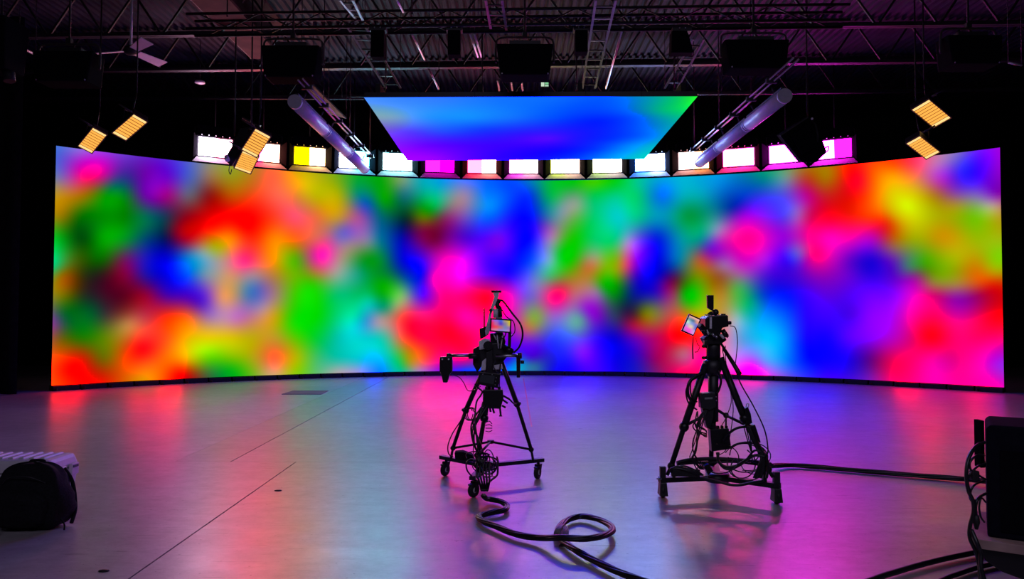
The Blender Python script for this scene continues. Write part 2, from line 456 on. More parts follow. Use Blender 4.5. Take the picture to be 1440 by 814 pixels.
EXTRA = """95,520=255,0,0 200,490=255,0,15 79,450=110,60,140 78,375=0,200,120 302,346=170,170,0 345,368=255,40,130 275,370=0,145,205 352,410=60,120,190 365,405=100,100,180
283,425=80,20,200 255,525=255,0,0 330,447=195,110,190 425,450=0,220,0 388,500=245,100,50 452,358=240,20,185 485,325=110,90,200 507,308=160,80,160 515,288=20,80,190 540,280=0,165,0
572,308=10,40,40 602,295=0,150,10 600,325=120,0,60 518,365=0,150,20 496,458=0,220,215 515,450=40,150,210 528,455=150,150,180 578,460=255,0,50 577,508=190,140,20 540,400=0,175,0
540,432=0,150,110 645,283=160,130,140 690,290=0,140,235 612,290=0,180,80 612,335=110,0,50 700,338=120,0,225 767,318=110,60,190 788,360=0,205,30 632,465=255,0,40 685,420=255,0,40
752,445=130,170,60 778,417=255,0,120 743,463=190,100,90 733,512=0,160,200 748,517=30,150,150 810,287=140,165,140 870,305=0,205,205 933,278=0,115,230 965,302=0,150,70 888,340=160,120,220
898,365=130,0,235 792,300=130,150,160 830,375=200,110,60 882,372=220,60,120 850,402=0,175,0 880,437=40,25,70 825,435=140,20,210 810,455=100,165,160 908,440=120,120,0 892,455=170,20,50
962,415=0,185,0 790,410=240,20,100 818,495=130,20,250 938,402=120,0,110 950,393=90,20,60 962,498=190,100,130 975,308=0,155,70 1030,290=0,40,170 1055,335=255,0,145 1122,362=90,60,220
1145,355=255,0,120 1000,352=120,10,200 1125,310=190,60,170 1010,325=150,130,190 972,420=0,195,0 1052,425=0,180,110 1003,400=150,110,0 1080,478=0,200,235 1060,516=255,0,240
1208,252=250,0,40 1155,262=180,70,20 1160,345=255,0,170 1250,310=225,60,0 1268,272=220,210,0 1300,370=60,165,0 1153,360=255,0,130 1222,368=30,0,210 1305,472=255,0,25 1285,425=240,0,190
1355,243=40,30,245 1328,330=205,145,0 1345,422=140,0,165 1408,515=150,40,225 1325,250=180,40,210
285,357=130,165,175 180,455=195,130,75 776,334=170,110,180 748,402=120,110,215 840,411=150,110,160 817,448=90,150,160 885,343=180,120,220 588,503=220,120,40
1122,297=150,90,200 1122,357=110,90,210 1254,352=130,80,120 1282,380=70,130,90 1314,398=150,130,60 1350,407=160,80,110 1040,407=60,180,80 1040,448=130,190,200 1076,498=90,170,240
1017,375=160,110,160 1396,288=190,160,170 400,275=250,110,75 430,262=225,190,5 120,228=200,0,200 100,262=190,90,110 160,262=0,110,90 220,258=130,0,200
300,315=245,0,0 345,320=255,0,0 250,325=150,0,30 290,385=130,150,165 310,420=215,145,115 370,435=180,140,150 130,440=0,90,40 110,525=255,0,0 190,460=220,110,60
520,340=110,130,150 490,345=160,130,140 465,340=210,80,150 440,400=40,205,0 410,455=40,215,0 520,425=0,200,170 555,430=130,170,110 555,465=200,120,110 600,460=255,0,70 610,390=255,0,190 650,400=235,0,210"""
def on_arc(px, py):
    r = ray(px, py)
    ox, oy = -XC, -YC
    a = r.x ** 2 + r.y ** 2
    b = 2 * (ox * r.x + oy * r.y)
    c = ox * ox + oy * oy - R0 * R0
    t = (-b + math.sqrt(b * b - 4 * a * c)) / (2 * a)
    p = Vector((0, 0, CAMZ)) + r * t
    return R0 * math.atan2(p.x - XC, p.y - YC), p.z
sp, sc_ = [], []
for line in SAMPLES.strip().splitlines():
    y, rest = line.split(':')
    for t in rest.split():
        xx, c = t.split('=')
        sp.append(on_arc(float(xx), float(y))); sc_.append([float(k) for k in c.split(',')])
for t in EXTRA.split():
    xy, c = t.split('=')
    sp.append(on_arc(*[float(k) for k in xy.split(',')])); sc_.append([float(k) for k in c.split(',')])
wall_field = Field(sp, sc_, 0.25, 0.01)

led = thing('led_video_wall', 'huge curved video wall showing a blurred multicolour blob pattern', 'video wall', arc(0))
NU, NV = 300, 76
vs, fs, uv = [], [], []
for j in range(NV + 1):
    for i in range(NU + 1):
        a = -TH + 2 * TH * i / NU
        z = Z0 + (Z1 - Z0) * j / NV
        vs.append(arc(a, R0, z)); uv.append((R0 * a, z))
for j in range(NV):
    for i in range(NU):
        k = j * (NU + 1) + i
        fs.append((k, k + 1, k + NU + 2, k + NU + 1))
scr = MB().add(vs, fs, True).build('screen', screen_mat('wall_picture', WALL_GAIN), led)
paint(scr.data, boost(s2l(wall_field(uv)), 5.0))
scr['label'] = 'glowing curved screen face with soft colour blobs'
# cabinet shell behind the screen, one half metre column at a time
NCOL = 42
for i in range(NCOL):
    a0 = -TH + 2 * TH * i / NCOL; a1 = -TH + 2 * TH * (i + 1) / NCOL
    m = MB()
    q = []
    for z in (Z0 - 0.002, Z1 + 0.012):
        q += [arc(a0, R0 + 0.006, z), arc(a1, R0 + 0.006, z), arc(a1, R0 + 0.11, z), arc(a0, R0 + 0.11, z)]
    m.add(q, [(0, 3, 2, 1), (4, 5, 6, 7), (0, 1, 5, 4), (1, 2, 6, 5), (2, 3, 7, 6), (3, 0, 4, 7)])
    m.build('cabinet', PLASTIC, led)
    # plinth segment under each column, with its own gap and levelling foot
    e = 0.0012
    m = MB(); q = []
    for z, r_ in ((0.0, R0 - 0.07), (Z0 - 0.012, R0 - 0.07)):
        q += [arc(a0 + e, r_, z), arc(a1 - e, r_, z), arc(a1 - e, r_ + 0.3, z), arc(a0 + e, r_ + 0.3, z)]
    m.add(q, [(0, 3, 2, 1), (4, 5, 6, 7), (0, 1, 5, 4), (1, 2, 6, 5), (2, 3, 7, 6), (3, 0, 4, 7)])
    pl = m.build('plinth', PLINTH, led)
    p = arc(a0 + (a1 - a0) * 0.12, R0 - 0.085, 0)
    MB().box((p.x, p.y, 0.03), (0.05, 0.03, 0.05)).build('clamp', BLACK, pl)

# black masking drapes beside the wall
def drape(name, label, x0, x1, y, h, seed):
    rnd = random.Random(seed)
    t = MB()
    nseg = int(abs(x1 - x0) / 0.09)
    top, bot = [], []
    for i in range(nseg + 1):
        xx = x0 + (x1 - x0) * i / nseg
        yy = y + 0.055 * math.sin(i * 1.05 + rnd.uniform(-.3, .3))
        top.append((xx, yy, h)); bot.append((xx, yy + rnd.uniform(-.015, .015), 0.012))
    n = len(top)
    back = [(p[0], p[1] + 0.01, p[2]) for p in bot + top]
    f = [(i, i + 1, n + i + 1, n + i) for i in range(n - 1)]
    t.add(bot + top, f, True)
    t.add(back, [tuple(reversed(q)) for q in f], True)
    o = t.build(name, DRAPE)
    return tag(o, label, 'curtain')
drape('masking_drape', 'black masking curtain hanging left of the video wall', -15.3, -9.35, 14.0, 7.2, 3)
drape('masking_drape', 'black masking curtain hanging right of the video wall', 9.98, 15.3, 13.6, 7.2, 4)

# ================================================================== overhead screen
ZR = 5.2
c4 = [PZ(512, 137, ZR), PZ(981, 135.5, ZR), PZ(906, 223.5, ZR), PZ(573, 226, ZR)]
roof = thing('overhead_led_screen', 'flat blue and violet video screen hung level above the stage', 'video screen', (c4[0] + c4[2]) / 2)
def bil(u, v):
    return (c4[0] * (1 - u) + c4[1] * u) * (1 - v) + (c4[3] * (1 - u) + c4[2] * u) * v
RS = """512,138=75,150,235 560,140=60,140,235 620,140=50,130,245 700,140=20,120,255 780,140=10,110,255 850,140=0,90,255 910,140=0,150,190 950,140=0,205,110 978,138=40,225,50
535,163=130,175,190 560,165=120,165,210 600,165=40,150,240 660,165=20,150,250 720,165=20,120,250 780,165=0,80,255 840,170=0,30,245 890,165=0,80,250 930,155=0,190,130 950,160=0,200,130
548,188=120,70,225 575,185=90,60,230 620,185=40,80,245 680,182=20,60,250 740,188=50,20,245 770,195=90,10,230 810,195=30,20,250 860,195=0,50,250 900,190=0,90,245 925,185=0,140,220
560,205=140,20,240 600,205=110,0,240 650,205=80,0,245 700,205=60,0,250 740,210=40,0,250 790,212=10,10,255 840,210=0,60,250 880,205=0,130,240 905,205=0,170,220
575,222=170,0,240 610,222=160,0,240 650,222=100,0,245 700,222=50,0,255 760,222=20,10,255 820,221=0,70,250 870,220=0,170,230 900,220=0,205,210"""
pts, cl = [], []
for t in RS.split():
    xy, c = t.split('=')
    w = PZ(*[float(k) for k in xy.split(',')], ZR)
    pts.append((w.x, w.y)); cl.append([float(k) for k in c.split(',')])
rf = Field(pts, cl, 0.2, 0.05)
NU, NV = 48, 40
vs = [bil(i / NU, j / NV) for j in range(NV + 1) for i in range(NU + 1)]
fs = [(j * (NU + 1) + i, (j + 1) * (NU + 1) + i, (j + 1) * (NU + 1) + i + 1, j * (NU + 1) + i + 1) for j in range(NV) for i in range(NU)]
fs = [tuple(reversed(f)) for f in fs]
scr = MB().add(vs, fs, True).build('screen', screen_mat('roof_picture', ROOF_GAIN), roof)
paint(scr.data, boost(s2l(rf([(v[0], v[1]) for v in vs])), 16.0))
# panel bodies above the picture, six by five, each its own cabinet
for j in range(5):
    for i in range(6):
        q = [bil((i + a) / 6, (j + b) / 5) for a, b in ((0.003, 0.003), (0.997, 0.003), (0.997, 0.997), (0.003, 0.997))]
        m = MB().add([p + Vector((0, 0, 0.006)) for p in q] + [p + Vector((0, 0, 0.09)) for p in q],
                     [(0, 3, 2, 1), (4, 5, 6, 7), (0, 1, 5, 4), (1, 2, 6, 5), (2, 3, 7, 6), (3, 0, 4, 7)])
        m.build('cabinet', PLASTIC, roof)
for u in (0.04, 0.35, 0.65, 0.96):
    a, b = bil(u, 0.01), bil(u, 0.99)
    up = Vector((0, 0, 0.17))
    MB().bar(a + up, b + up, 0.08, 0.16).build('bumper_beam', DSTEEL, roof)
    for v in (0.15, 0.85):
        p = bil(u, v)
        MB().cyl(p + Vector((0, 0, 0.2)), Vector((p.x, p.y, 6.6)), 0.012, 6).build('hanging_wire', DSTEEL, roof)

# ================================================================== colour softlights above the wall
SOFT = [  # left zone, right zone, words
    ((13, 11, 14), (14, 6, 8), 'white softlight with pink tinted flap, leftmost above the video wall'),
    ((12, 1.5, 4), (10, 5, 4), 'white to cream softlight with crimson flap, second from the left above the wall'),
    ((2.6, 1.9, 0.0), (10, 7, 4.5), 'half yellow half white softlight with amber flap, third from left above the wall'),
    ((8, 8.5, 12), (2.6, 8, 10), 'white softlight with teal flap behind the end of the grey tube lights'),
    ((5, 8.5, 9), (6, 10, 11), 'white softlight with pale mint flap left of the pure magenta softlight'),
    ((2.6, 0.10, 2.2), (2.4, 0.0, 1.9), 'pure magenta softlight in the row above the video wall'),
    ((8, 0.85, 1.7), (11, 4.6, 4), 'white softlight with red flap right beside the pure magenta one'),
    ((8, 1.5, 7), (7, 4.5, 5), 'white softlight with pink flap at the middle of the row'),
    ((4.5, 5, 1.6), (6, 4.5, 3.8), 'white softlight with yellow green flap just right of the row middle'),
    ((4, 4.8, 2.5), (5, 4.4, 4.2), 'white softlight with olive and peach flap, second right of the row middle'),
    ((2.6, 7, 16), (9, 11, 16), 'white softlight with sky blue flap under the overhead screen corner'),
    ((6, 3.8, 3.6), (7, 3.4, 1.6), 'warm white softlight with orange flap at the end of the right tube lights'),
    ((12, 1.6, 5), (12, 1.5, 6), 'white softlight with rose red flap right of the grey tube lights'),
    ((13, 1.4, 12), (14, 1.5, 13), 'pinkish white softlight with hot magenta flap left of the dark lamp'),
    ((13, 1.6, 12), (4.5, 0.13, 4), 'half white half violet softlight, rightmost above the video wall'),
]
PW, PH = 0.72, 0.41
DFLAP = mat('barn_door_shaded', (0.005, 0.005, 0.006), 0.9, 0, 0.0, 0.1, 20)  # darkened copy for the other doors, their dimness put into the colour
def softlight(i):
    zl, zr, label = SOFT[i]
    a = rad(4.42) * (i - 7) - rad(0.1)
    base = arc(a, R0 + 0.42, 0)
    t = thing('softlight', label, 'stage light', base, 'softlights in the row above the video wall', local=True)
    t.location = Vector((base.x, base.y, 5.345))
    t.rotation_euler = (rad(9), 0, -a)
    # local: front is -Y, up is +Z
    m = MB().box((0, 0.13, 0), (PW + 0.10, 0.22, PH + 0.08))
    for k in range(9):
        m.box((-0.36 + k * 0.09, 0.26, 0), (0.02, 0.05, PH))
    hb = m.build('housing', BLACK, t, 0.006)
    for s, z in ((-1, zl), (1, zr)):
        mx = max(z)
        MB().box((s * PW / 4, 0.012, 0), (PW / 2 - 0.001, 0.02, PH)).build('light_panel', glow('softlight_glow', [(c / mx) ** 1.8 for c in z], mx / 11.0 * SOFT_GAIN), t)
    L, fl = 0.27, rad(34)
    dx, dy = math.sin(fl) * L, math.cos(fl) * L
    for nm, q in (('bottom', [(-PW / 2 - .04, 0, -PH / 2 - .035), (PW / 2 + .04, 0, -PH / 2 - .035), (PW / 2 + .03 + dx * .8, -dy, -PH / 2 - dx), (-PW / 2 - .03 - dx * .8, -dy, -PH / 2 - dx)]),
                  ('top', [(-PW / 2 - .04, 0, PH / 2 + .035), (PW / 2 + .04, 0, PH / 2 + .035), (PW / 2 + .03, .06, PH / 2 + L), (-PW / 2 - .03, .06, PH / 2 + L)]),
                  ('left', [(-PW / 2 - .045, 0, PH / 2), (-PW / 2 - .045, 0, -PH / 2), (-PW / 2 - dx * .9, -dy, -PH / 2 - dx * .5), (-PW / 2 - dx * .9, -dy, PH / 2 + dx * .5)]),
                  ('right', [(PW / 2 + .045, 0, PH / 2), (PW / 2 + .045, 0, -PH / 2), (PW / 2 + dx * .9, -dy, -PH / 2 - dx * .5), (PW / 2 + dx * .9, -dy, PH / 2 + dx * .5)])):
        v = [Vector(p) for p in q]
        nrm = (v[1] - v[0]).cross(v[2] - v[0]).normalized() * 0.006
        vv = v + [p + nrm for p in v]
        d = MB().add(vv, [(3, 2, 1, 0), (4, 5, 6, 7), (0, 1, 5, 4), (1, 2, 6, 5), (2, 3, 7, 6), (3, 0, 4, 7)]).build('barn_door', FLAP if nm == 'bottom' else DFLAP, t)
    # hinge screws along the top edge
    m = MB()
    for k in range(5):
        MB().ball((-0.3 + k * 0.15, -0.01, PH / 2 + 0.062), 0.013, 8).build('screw', CHROME, hb)
    # yoke and hanging pipe
    y = MB().tube([(-PW / 2 - .07, .13, 0), (-PW / 2 - .07, .13, .42), (-.2, .13, .46), (.2, .13, .46), (PW / 2 + .07, .13, .42), (PW / 2 + .07, .13, 0)], 0.016, 6)
    y.build('yoke', DSTEEL, t)
    W = Matrix.Translation(t.location) @ t.rotation_euler.to_matrix().to_4x4()
    w = W @ Vector((0, .13, .45))
    MB().cyl((0, .13, .45), W.inverted() @ Vector((w.x, w.y, ZC + .03)), 0.016, 6).build('hanger', DSTEEL, t)
    return t
for i in range(15):
    softlight(i)

# ================================================================== amber lamp panels
def drop_pipe(p, label):
    o = MB().cyl(p, Vector((p.x, p.y, ZC + .03)), 0.014, 6).build('drop_pipe', DSTEEL)
    tag(o, label, 'pipe')
AMB = glow('amber_glow', (1.0, 0.43, 0.07), AMBER_GAIN)
AMB2 = glow('amber_glow_bright', (1.0, 0.62, 0.22), AMBER_GAIN * 1.1)
AMBGAP = mat('amber_reflector', (0.35, 0.12, 0.02), 0.5)
def amber_panel(A, B, D, d, label, k=1.0, rows=9):
    """A, B, D: image corners of the lamp face (A-B short side, A-D long side); the face tilts away below"""
    ab = (B[0] - A[0], -(B[1] - A[1])); ad = (D[0] - A[0], -(D[1] - A[1]))
    dot = ab[0] * ad[0] + ab[1] * ad[1]
    s = math.sqrt(max(1, abs(dot)))
    e1, e2 = s * k, -dot / (s * k)
    sc = d / FPX
    pA = P(*A, d); pB = P(*B, d + e1 * sc); pD = P(*D, d + e2 * sc)
    X = (pB - pA); Yv = (pD - pA)
    w, h = X.length, Yv.length
    x = X.normalized(); n = x.cross(Yv).normalized()
    if n.dot(Vector((0, 0, CAMZ)) - pA) < 0:
        n = -n
    y = n.cross(x)
    if y.dot(Yv) < 0:
        x = -x; y = n.cross(x)
    c = (pB + pD) / 2
    t = thing('amber_lamp_panel', label, 'stage light', c, 'amber lamp panels', local=True)
    t.matrix_world = Matrix.Translation(c) @ Matrix((x, y, n)).transposed().to_4x4()
    MB().box((0, 0, -0.06), (w + 0.02, h + 0.02, 0.10)).box((0, 0, -0.14), (w * 0.5, h * 0.6, 0.08)).build('housing', PLASTIC, t, 0.006)
    MB().box((0, 0, -0.004), (w, h, 0.008)).build('reflector', AMBGAP, t)
    p = h / rows
    for j in range(rows):
        yy = -h / 2 + p * (j + .5)
        MB().box((0, yy, 0.006), (w * 0.94, p * 0.66, 0.012)).build('lamp_strip', AMB2 if j % (rows - 1) == 0 else AMB, t)
    fr = MB()
    for sx in (-1, 1):
        fr.box((sx * (w / 2 + .004), 0, 0.0), (0.010, h + .02, 0.03))
    for sy in (-1, 1):
        fr.box((0, sy * (h / 2 + .004), 0.0), (w + .02, 0.010, 0.03))
    fr.build('frame', mat('gold_edge', (0.35, 0.25, 0.15), 0.4, 0.6), t)
    # yoke and hanging rod, straight up to the grid
    inv = t.matrix_world.inverted()
    top = inv @ (c + Vector((0, 0.2, 0.62)))
    yk = MB().tube([(-w / 2 - .03, -h * .12, -.06), (-w / 2 - .03, -h * .12, -.25), (0, -h * .12, -.31), (w / 2 + .03, -h * .12, -.25), (w / 2 + .03, -h * .12, -.06)], 0.012, 6)
    yk.build('yoke', DSTEEL, t)
    MB().tube([(0, -h * .12, -.31), top], 0.014, 6).build('hanger', DSTEEL, t)
    a, b = inv @ P(A[0] - 21, A[1] - 14, d - .15), inv @ P(A[0] - 2, A[1] - 2, d - .02)
    if A[0] > 720: a = inv @ P(A[0] + 21, A[1] - 14, d - .15); b = inv @ P(A[0] + 4, A[1] - 4, d - .02)
    MB().tube([a, b], 0.014, 6).build('grip_handle', STEEL, t)
    drop_pipe(c + Vector((0, .2, .62)), 'thin black drop pipe holding the ' + label[len('glowing '):].replace('lamp ', '').split(' over the')[0].split(' left of')[0].split(' before')[0])
    return t
amber_panel((131.5, 179.5), (151, 190), (109, 204.5), 12.2, 'glowing amber lamp panel, lower and leftmost, over the left wall edge')
amber_panel((188, 160), (207, 171), (158, 186.5), 11.6, 'glowing amber lamp panel, upper one of the far left pair')
amber_panel((361, 181.5), (382.5, 193), (338, 209), 11.8, 'glowing amber lamp panel, upper one of the stacked pair left of the tube lights')
amber_panel((343, 212.5), (366, 221), (327.5, 235), 12.15, 'glowing amber lamp panel, lower one of the stacked pair before the crimson softlight')
amber_panel((1306, 139.5), (1281.5, 154), (1337.5, 165), 12.0, 'glowing amber lamp panel, upper one of the far right pair')
amber_panel((1294, 190.5), (1275, 201), (1321, 213.5), 12.3, 'glowing amber lamp panel, lower one on the far right over the wall edge')

# dark lamp turned away from us, before the two rightmost softlights
d = 11.5
t = thing('stage_lamp', 'unlit black lamp seen from behind, hanging before the magenta softlights', 'stage light', P(1132, 195, d))
def quad_slab(name, px, d0, th, m, parent):
    f = [P(x, y, d0) for x, y in px]
    b = [p + Vector((0.02, th, 0.05)) for p in f]
    n = len(f)
    mb = MB().add(f + b, [tuple(range(n)), tuple(range(2 * n - 1, n - 1, -1))] + [(i, i + n, (i + 1) % n + n, (i + 1) % n) for i in range(n)])
    return mb.build(name, m, parent, 0.01)
quad_slab('housing', [(1097, 190), (1137, 164), (1150, 178), (1163, 214), (1148, 228), (1128, 228)], d, 0.22, MATTE, t)
quad_slab('rear_box', [(1112, 190), (1138, 174), (1150, 205), (1128, 218)], d - 0.1, 0.1, MATTE, t)
MB().bar(P(1097, 191, d - .02), P(1136, 165, d - .02), 0.03, 0.02).build('edge_rail', STEEL, t)
MB().tube([P(1141, 168, d), P(1147, 176, d - .06), P(1150, 190, d - .08), P(1149, 200, d - .05)], 0.02, 6).build('yoke', DSTEEL, t)
MB().ball(P(1142, 167, d - .05), 0.02).build('clamp_knob', ALU, t)
MB().tube(spline([P(1160, 208, d - .05), P(1165, 206, d - .08), P(1164, 212, d - .08), P(1159, 214, d - .05)]), 0.01, 6).build('loop_handle', BLACK, t)
p = P(1141, 167, d)
drop_pipe(p + Vector((0, .16, .02)), 'thin black drop pipe holding the dark lamp before the magenta softlights')
MB().cyl(p, p + Vector((0, .16, .03)), .014, 6).build('hanger', DSTEEL, t)

# dark lamp body seen side on beside the stacked amber pair
d = 12.7
t = thing('stage_lamp', 'unlit dark lamp body seen side on, left of the stacked amber pair', 'stage light', P(330, 210, d))
quad_slab('housing', [(337, 181), (361, 176), (345, 205), (325, 234), (315, 224), (326, 205)], d, 0.2, PLASTIC, t)
MB().bar(P(341, 165, d - .1), P(363, 177, d - .1), 0.03, 0.03).build('grip_handle', STEEL, t)
MB().cyl(P(318, 220, d - .04), P(320, 225, d - .1), 0.04, 8).build('side_knob', ALU, t)
MB().tube(spline([P(323, 233, d), P(322, 240, d - .02), P(324, 245, d), P(326, 238, d)]), 0.007, 5).build('safety_cord', CABLE, t)
p = P(330, 190, d + .1)
drop_pipe(p, 'thin black drop pipe holding the dark lamp body seen side on')

# ================================================================== grey tube lights, two lines running away from us
def tube_line(side, x, z, ys, label, gl):
    for k in range(3):
        words = ('nearest', 'middle', 'farthest')[k]
        t = thing('tube_light', '%s of three grey tube lights in the line %s of the overhead screen' % (words, side), 'tube light', (x, (ys[k] + ys[k + 1]) / 2, z), gl)
        y0, y1 = ys[k] + 0.015, ys[k + 1] - 0.015
        prof, pts = [], 20
        m = MB()
        m.tube([(x, y0 + .04, z), (x, y1 - .04, z)], 0.105, 18)
        m.build('shade', GREYTUBE, t)
        for yy in (y0, y1):
            s = 1 if yy == y0 else -1
            MB().cyl((x, yy, z), (x, yy + s * 0.05, z), 0.108, 18).build('end_cap', GREYTUBE, t)
        sx = 1 if x < 0 else -1
        MB().box((x + sx * .02, (y0 + y1) / 2, z + 0.115), (0.06, y1 - y0 - .06, 0.03)).build('backbone', BLACK, t)
        for yy in (y0 + .35, y1 - .35):
            MB().cyl((x + sx * .02, yy, z + .12), (x + sx * .07, yy, z + .228), 0.014, 6).build('bracket', STEEL, t)
    sx = 1 if x < 0 else -1
    r = thing('lighting_rail', 'twin bright pipes above the grey tube lights %s of the overhead screen' % side, 'rail', (x + sx * .12, ys[0], z + .28), 'tube light rails')
    for q in (0, 1):
        MB().cyl((x + sx * (.10 + q * .07), ys[0] - .75 * (1 if sx < 0 else .2), z + .27 + q * .02), (x + sx * (.10 + q * .07), ys[3] + .15, z + .27 + q * .02), 0.014, 8).build('pipe', mat('warm_pipe', (0.5, 0.42, 0.42), 0.35, 0.8), r)
    for k in range(6):
        yy = ys[0] + .2 + k * (ys[3] - ys[0] - .3) / 5
        MB().box((x + sx * .135, yy, z + .27), (0.16, 0.05, 0.07)).build('pipe_clamp', BLACK, r)
        if k in (1, 3, 5):
            MB().cyl((x + sx * .135, yy, z + .3), (x + sx * .135, yy, ZC + .03), 0.008, 6).build('hanging_wire', DSTEEL, r)
tube_line('left', -3.27, 4.735, [11.0, 12.78, 14.55, 16.3], '', 'left line of tube lights')
tube_line('right', 3.985, 4.75, [10.7, 12.4, 14.1, 15.65], '', 'right line of tube lights')
t = MB()
q = [P(424, 119, 12.0), P(440, 120, 12.0), P(487, 167, 14.8), P(462, 160, 14.8)]
t.add(q + [p + Vector((0, 0, .03)) for p in q], [(3, 2, 1, 0), (4, 5, 6, 7), (0, 1, 5, 4), (1, 2, 6, 5), (2, 3, 7, 6), (3, 0, 4, 7)])
o = t.build('baffle_board', BROWN)
for p in q:
    MB().cyl(p, Vector((p.x, p.y, ZC + .03)), .006, 5).build('hanging_wire', DSTEEL, o)
tag(o, 'thin brown board lying above the left twin rail pipes', 'board')

# ================================================================== roof steel
def joist(y, label, zb=6.5, n=26):
    c = Vector((0, y, 0))
    t = thing('roof_joist', label, 'roof joist', (0, y, zb), 'open web roof joists', local=True)
    t.rotation_euler = (0, 0, YAW)
    L = 13.6
    h = ZC - zb - 0.06
    for s in (-1, 1):
        pass
    MB().box((0, -.035, 0), (2 * L, 0.055, 0.012)).box((0, -.06, .025), (2 * L, 0.008, 0.05)).box((0, .035, 0), (2 * L, 0.055, 0.012)).box((0, .06, .025), (2 * L, 0.008, 0.05)).build('bottom_chord', STEEL, t)
    MB().box((0, 0, h), (2 * L, 0.14, 0.015)).box((0, .03, h - .03), (2 * L, 0.01, 0.06)).box((0, -.03, h - .03), (2 * L, 0.01, 0.06)).build('top_chord', DSTEEL, t)
    pz = 2 * L / n
    for i in range(n):
        x0 = -L + i * pz
        MB().bar((x0, 0, 0.01), (x0 + pz / 2, 0, h - .01), 0.035, 0.035).build('web', DSTEEL, t)
        MB().bar((x0 + pz / 2, 0, h - .01), (x0 + pz, 0, 0.01), 0.035, 0.035).build('web', STEEL if i % 4 == 1 else DSTEEL, t)
    return t
joist(10.85, 'black open web roof joist nearest to us, along the top edge of view')
joist(12.85, 'dark open web roof joist, second from the viewer, just under the top of view')
joist(14.75, 'dark open web roof joist level with the ceiling fan')
joist(16.75, 'dark open web roof joist farthest back, above the far end of the overhead screen')

def pipe(name, label, cat, a, b, r, m, group=None):
    o = MB().cyl(a, b, r, 8).build(name, m)
    return tag(o, label, cat, group)
# black box truss across the stage that carries the fixtures
t = thing('lighting_truss', 'black box truss across the stage carrying the hung fixtures', 'truss', (0, 11.6, 6.2), local=True)
t.rotation_euler = (0, 0, YAW)
for yy, zz in ((-.15, -.12), (.15, -.12), (-.15, .12), (.15, .12)):
    MB().cyl((-5.2, yy, zz), (5.2, yy, zz), 0.025, 8).build('truss_tube', DSTEEL, t)
for i in range(20):
    x0 = -5.0 + i * .5
    s = 1 if i % 2 else -1
    MB().cyl((x0, -.15, -.12 * s), (x0 + .5, -.15, .12 * s), 0.012, 5).build('truss_brace', DSTEEL, t)
    MB().cyl((x0, .15, .12 * s), (x0 + .5, .15, -.12 * s), 0.012, 5).build('truss_brace', DSTEEL, t)
for xx in (-4.6, -1.6, 1.6, 4.6):
    MB().cyl((xx, 0, .12), (xx, 0, 1.17), 0.012, 6).build('hanging_wire', DSTEEL, t)

# brown girder running away from us
t = thing('roof_girder', 'red brown steel girder running into the distance at upper left', 'girder', (-4.95, 11, 6.6))
x0, yA, yB = -4.86, 8.6, 14.6
MB().box((x0 - .02, (yA + yB) / 2, 6.63), (.62, yB - yA, .05)).build('bottom_flange', BROWN, t)
MB().box((x0 + .02, (yA + yB) / 2, 6.97), (.05, yB - yA, .66)).build('girder_web', mat('shaded_oxide_paint', (0.02, 0.012, 0.013), 0.9, 0, 0.03, 0.3, 3), t)  # girder paint darkened on the web, shade put into its colour
MB().box((x0, (yA + yB) / 2, 7.3), (.62, yB - yA, .05)).build('top_flange', BROWN, t)
MB().cyl((x0 - .34, yA, 6.62), (x0 - .34, yB, 6.62), 0.016, 6).build('edge_conduit', STEEL, t)

# ceiling fan
c = P(184, 72, 12.6)
t = thing('ceiling_fan', 'white three blade ceiling fan hanging below the roof deck at upper left', 'fan', c)
MB().cyl(c + Vector((0, 0, .05)), Vector((c.x, c.y, ZC + .03)), 0.02, 8).build('downrod', WHITEP, t)
MB().lathe([(.03, .1), (.10, .07), (.12, 0), (.09, -.05), (.02, -.07)][::-1], 16, Matrix.Translation(c)).build('motor', DSTEEL, t)
for px, py in ((207, 58), (229, 91), (158, 74)):
    e = PZ(px, py, c.z)
    dirv = (e - c); Lb = dirv.length; dirv.normalize()
    if px == 158: Lb = 0.8
    s = Vector((-dirv.y, dirv.x, 0)).normalized()
    a, b = c + dirv * .14, c + dirv * Lb
    q = [a - s * .07 + Vector((0, 0, .02)), a + s * .07 - Vector((0, 0, .02)), b + s * .10 - Vector((0, 0, .03)), b - s * .10 + Vector((0, 0, .03))]
    MB().add(q + [p + Vector((0, 0, .012)) for p in q], [(3, 2, 1, 0), (4, 5, 6, 7), (0, 1, 5, 4), (1, 2, 6, 5), (2, 3, 7, 6), (3, 0, 4, 7)]).build('blade', FANW, t)

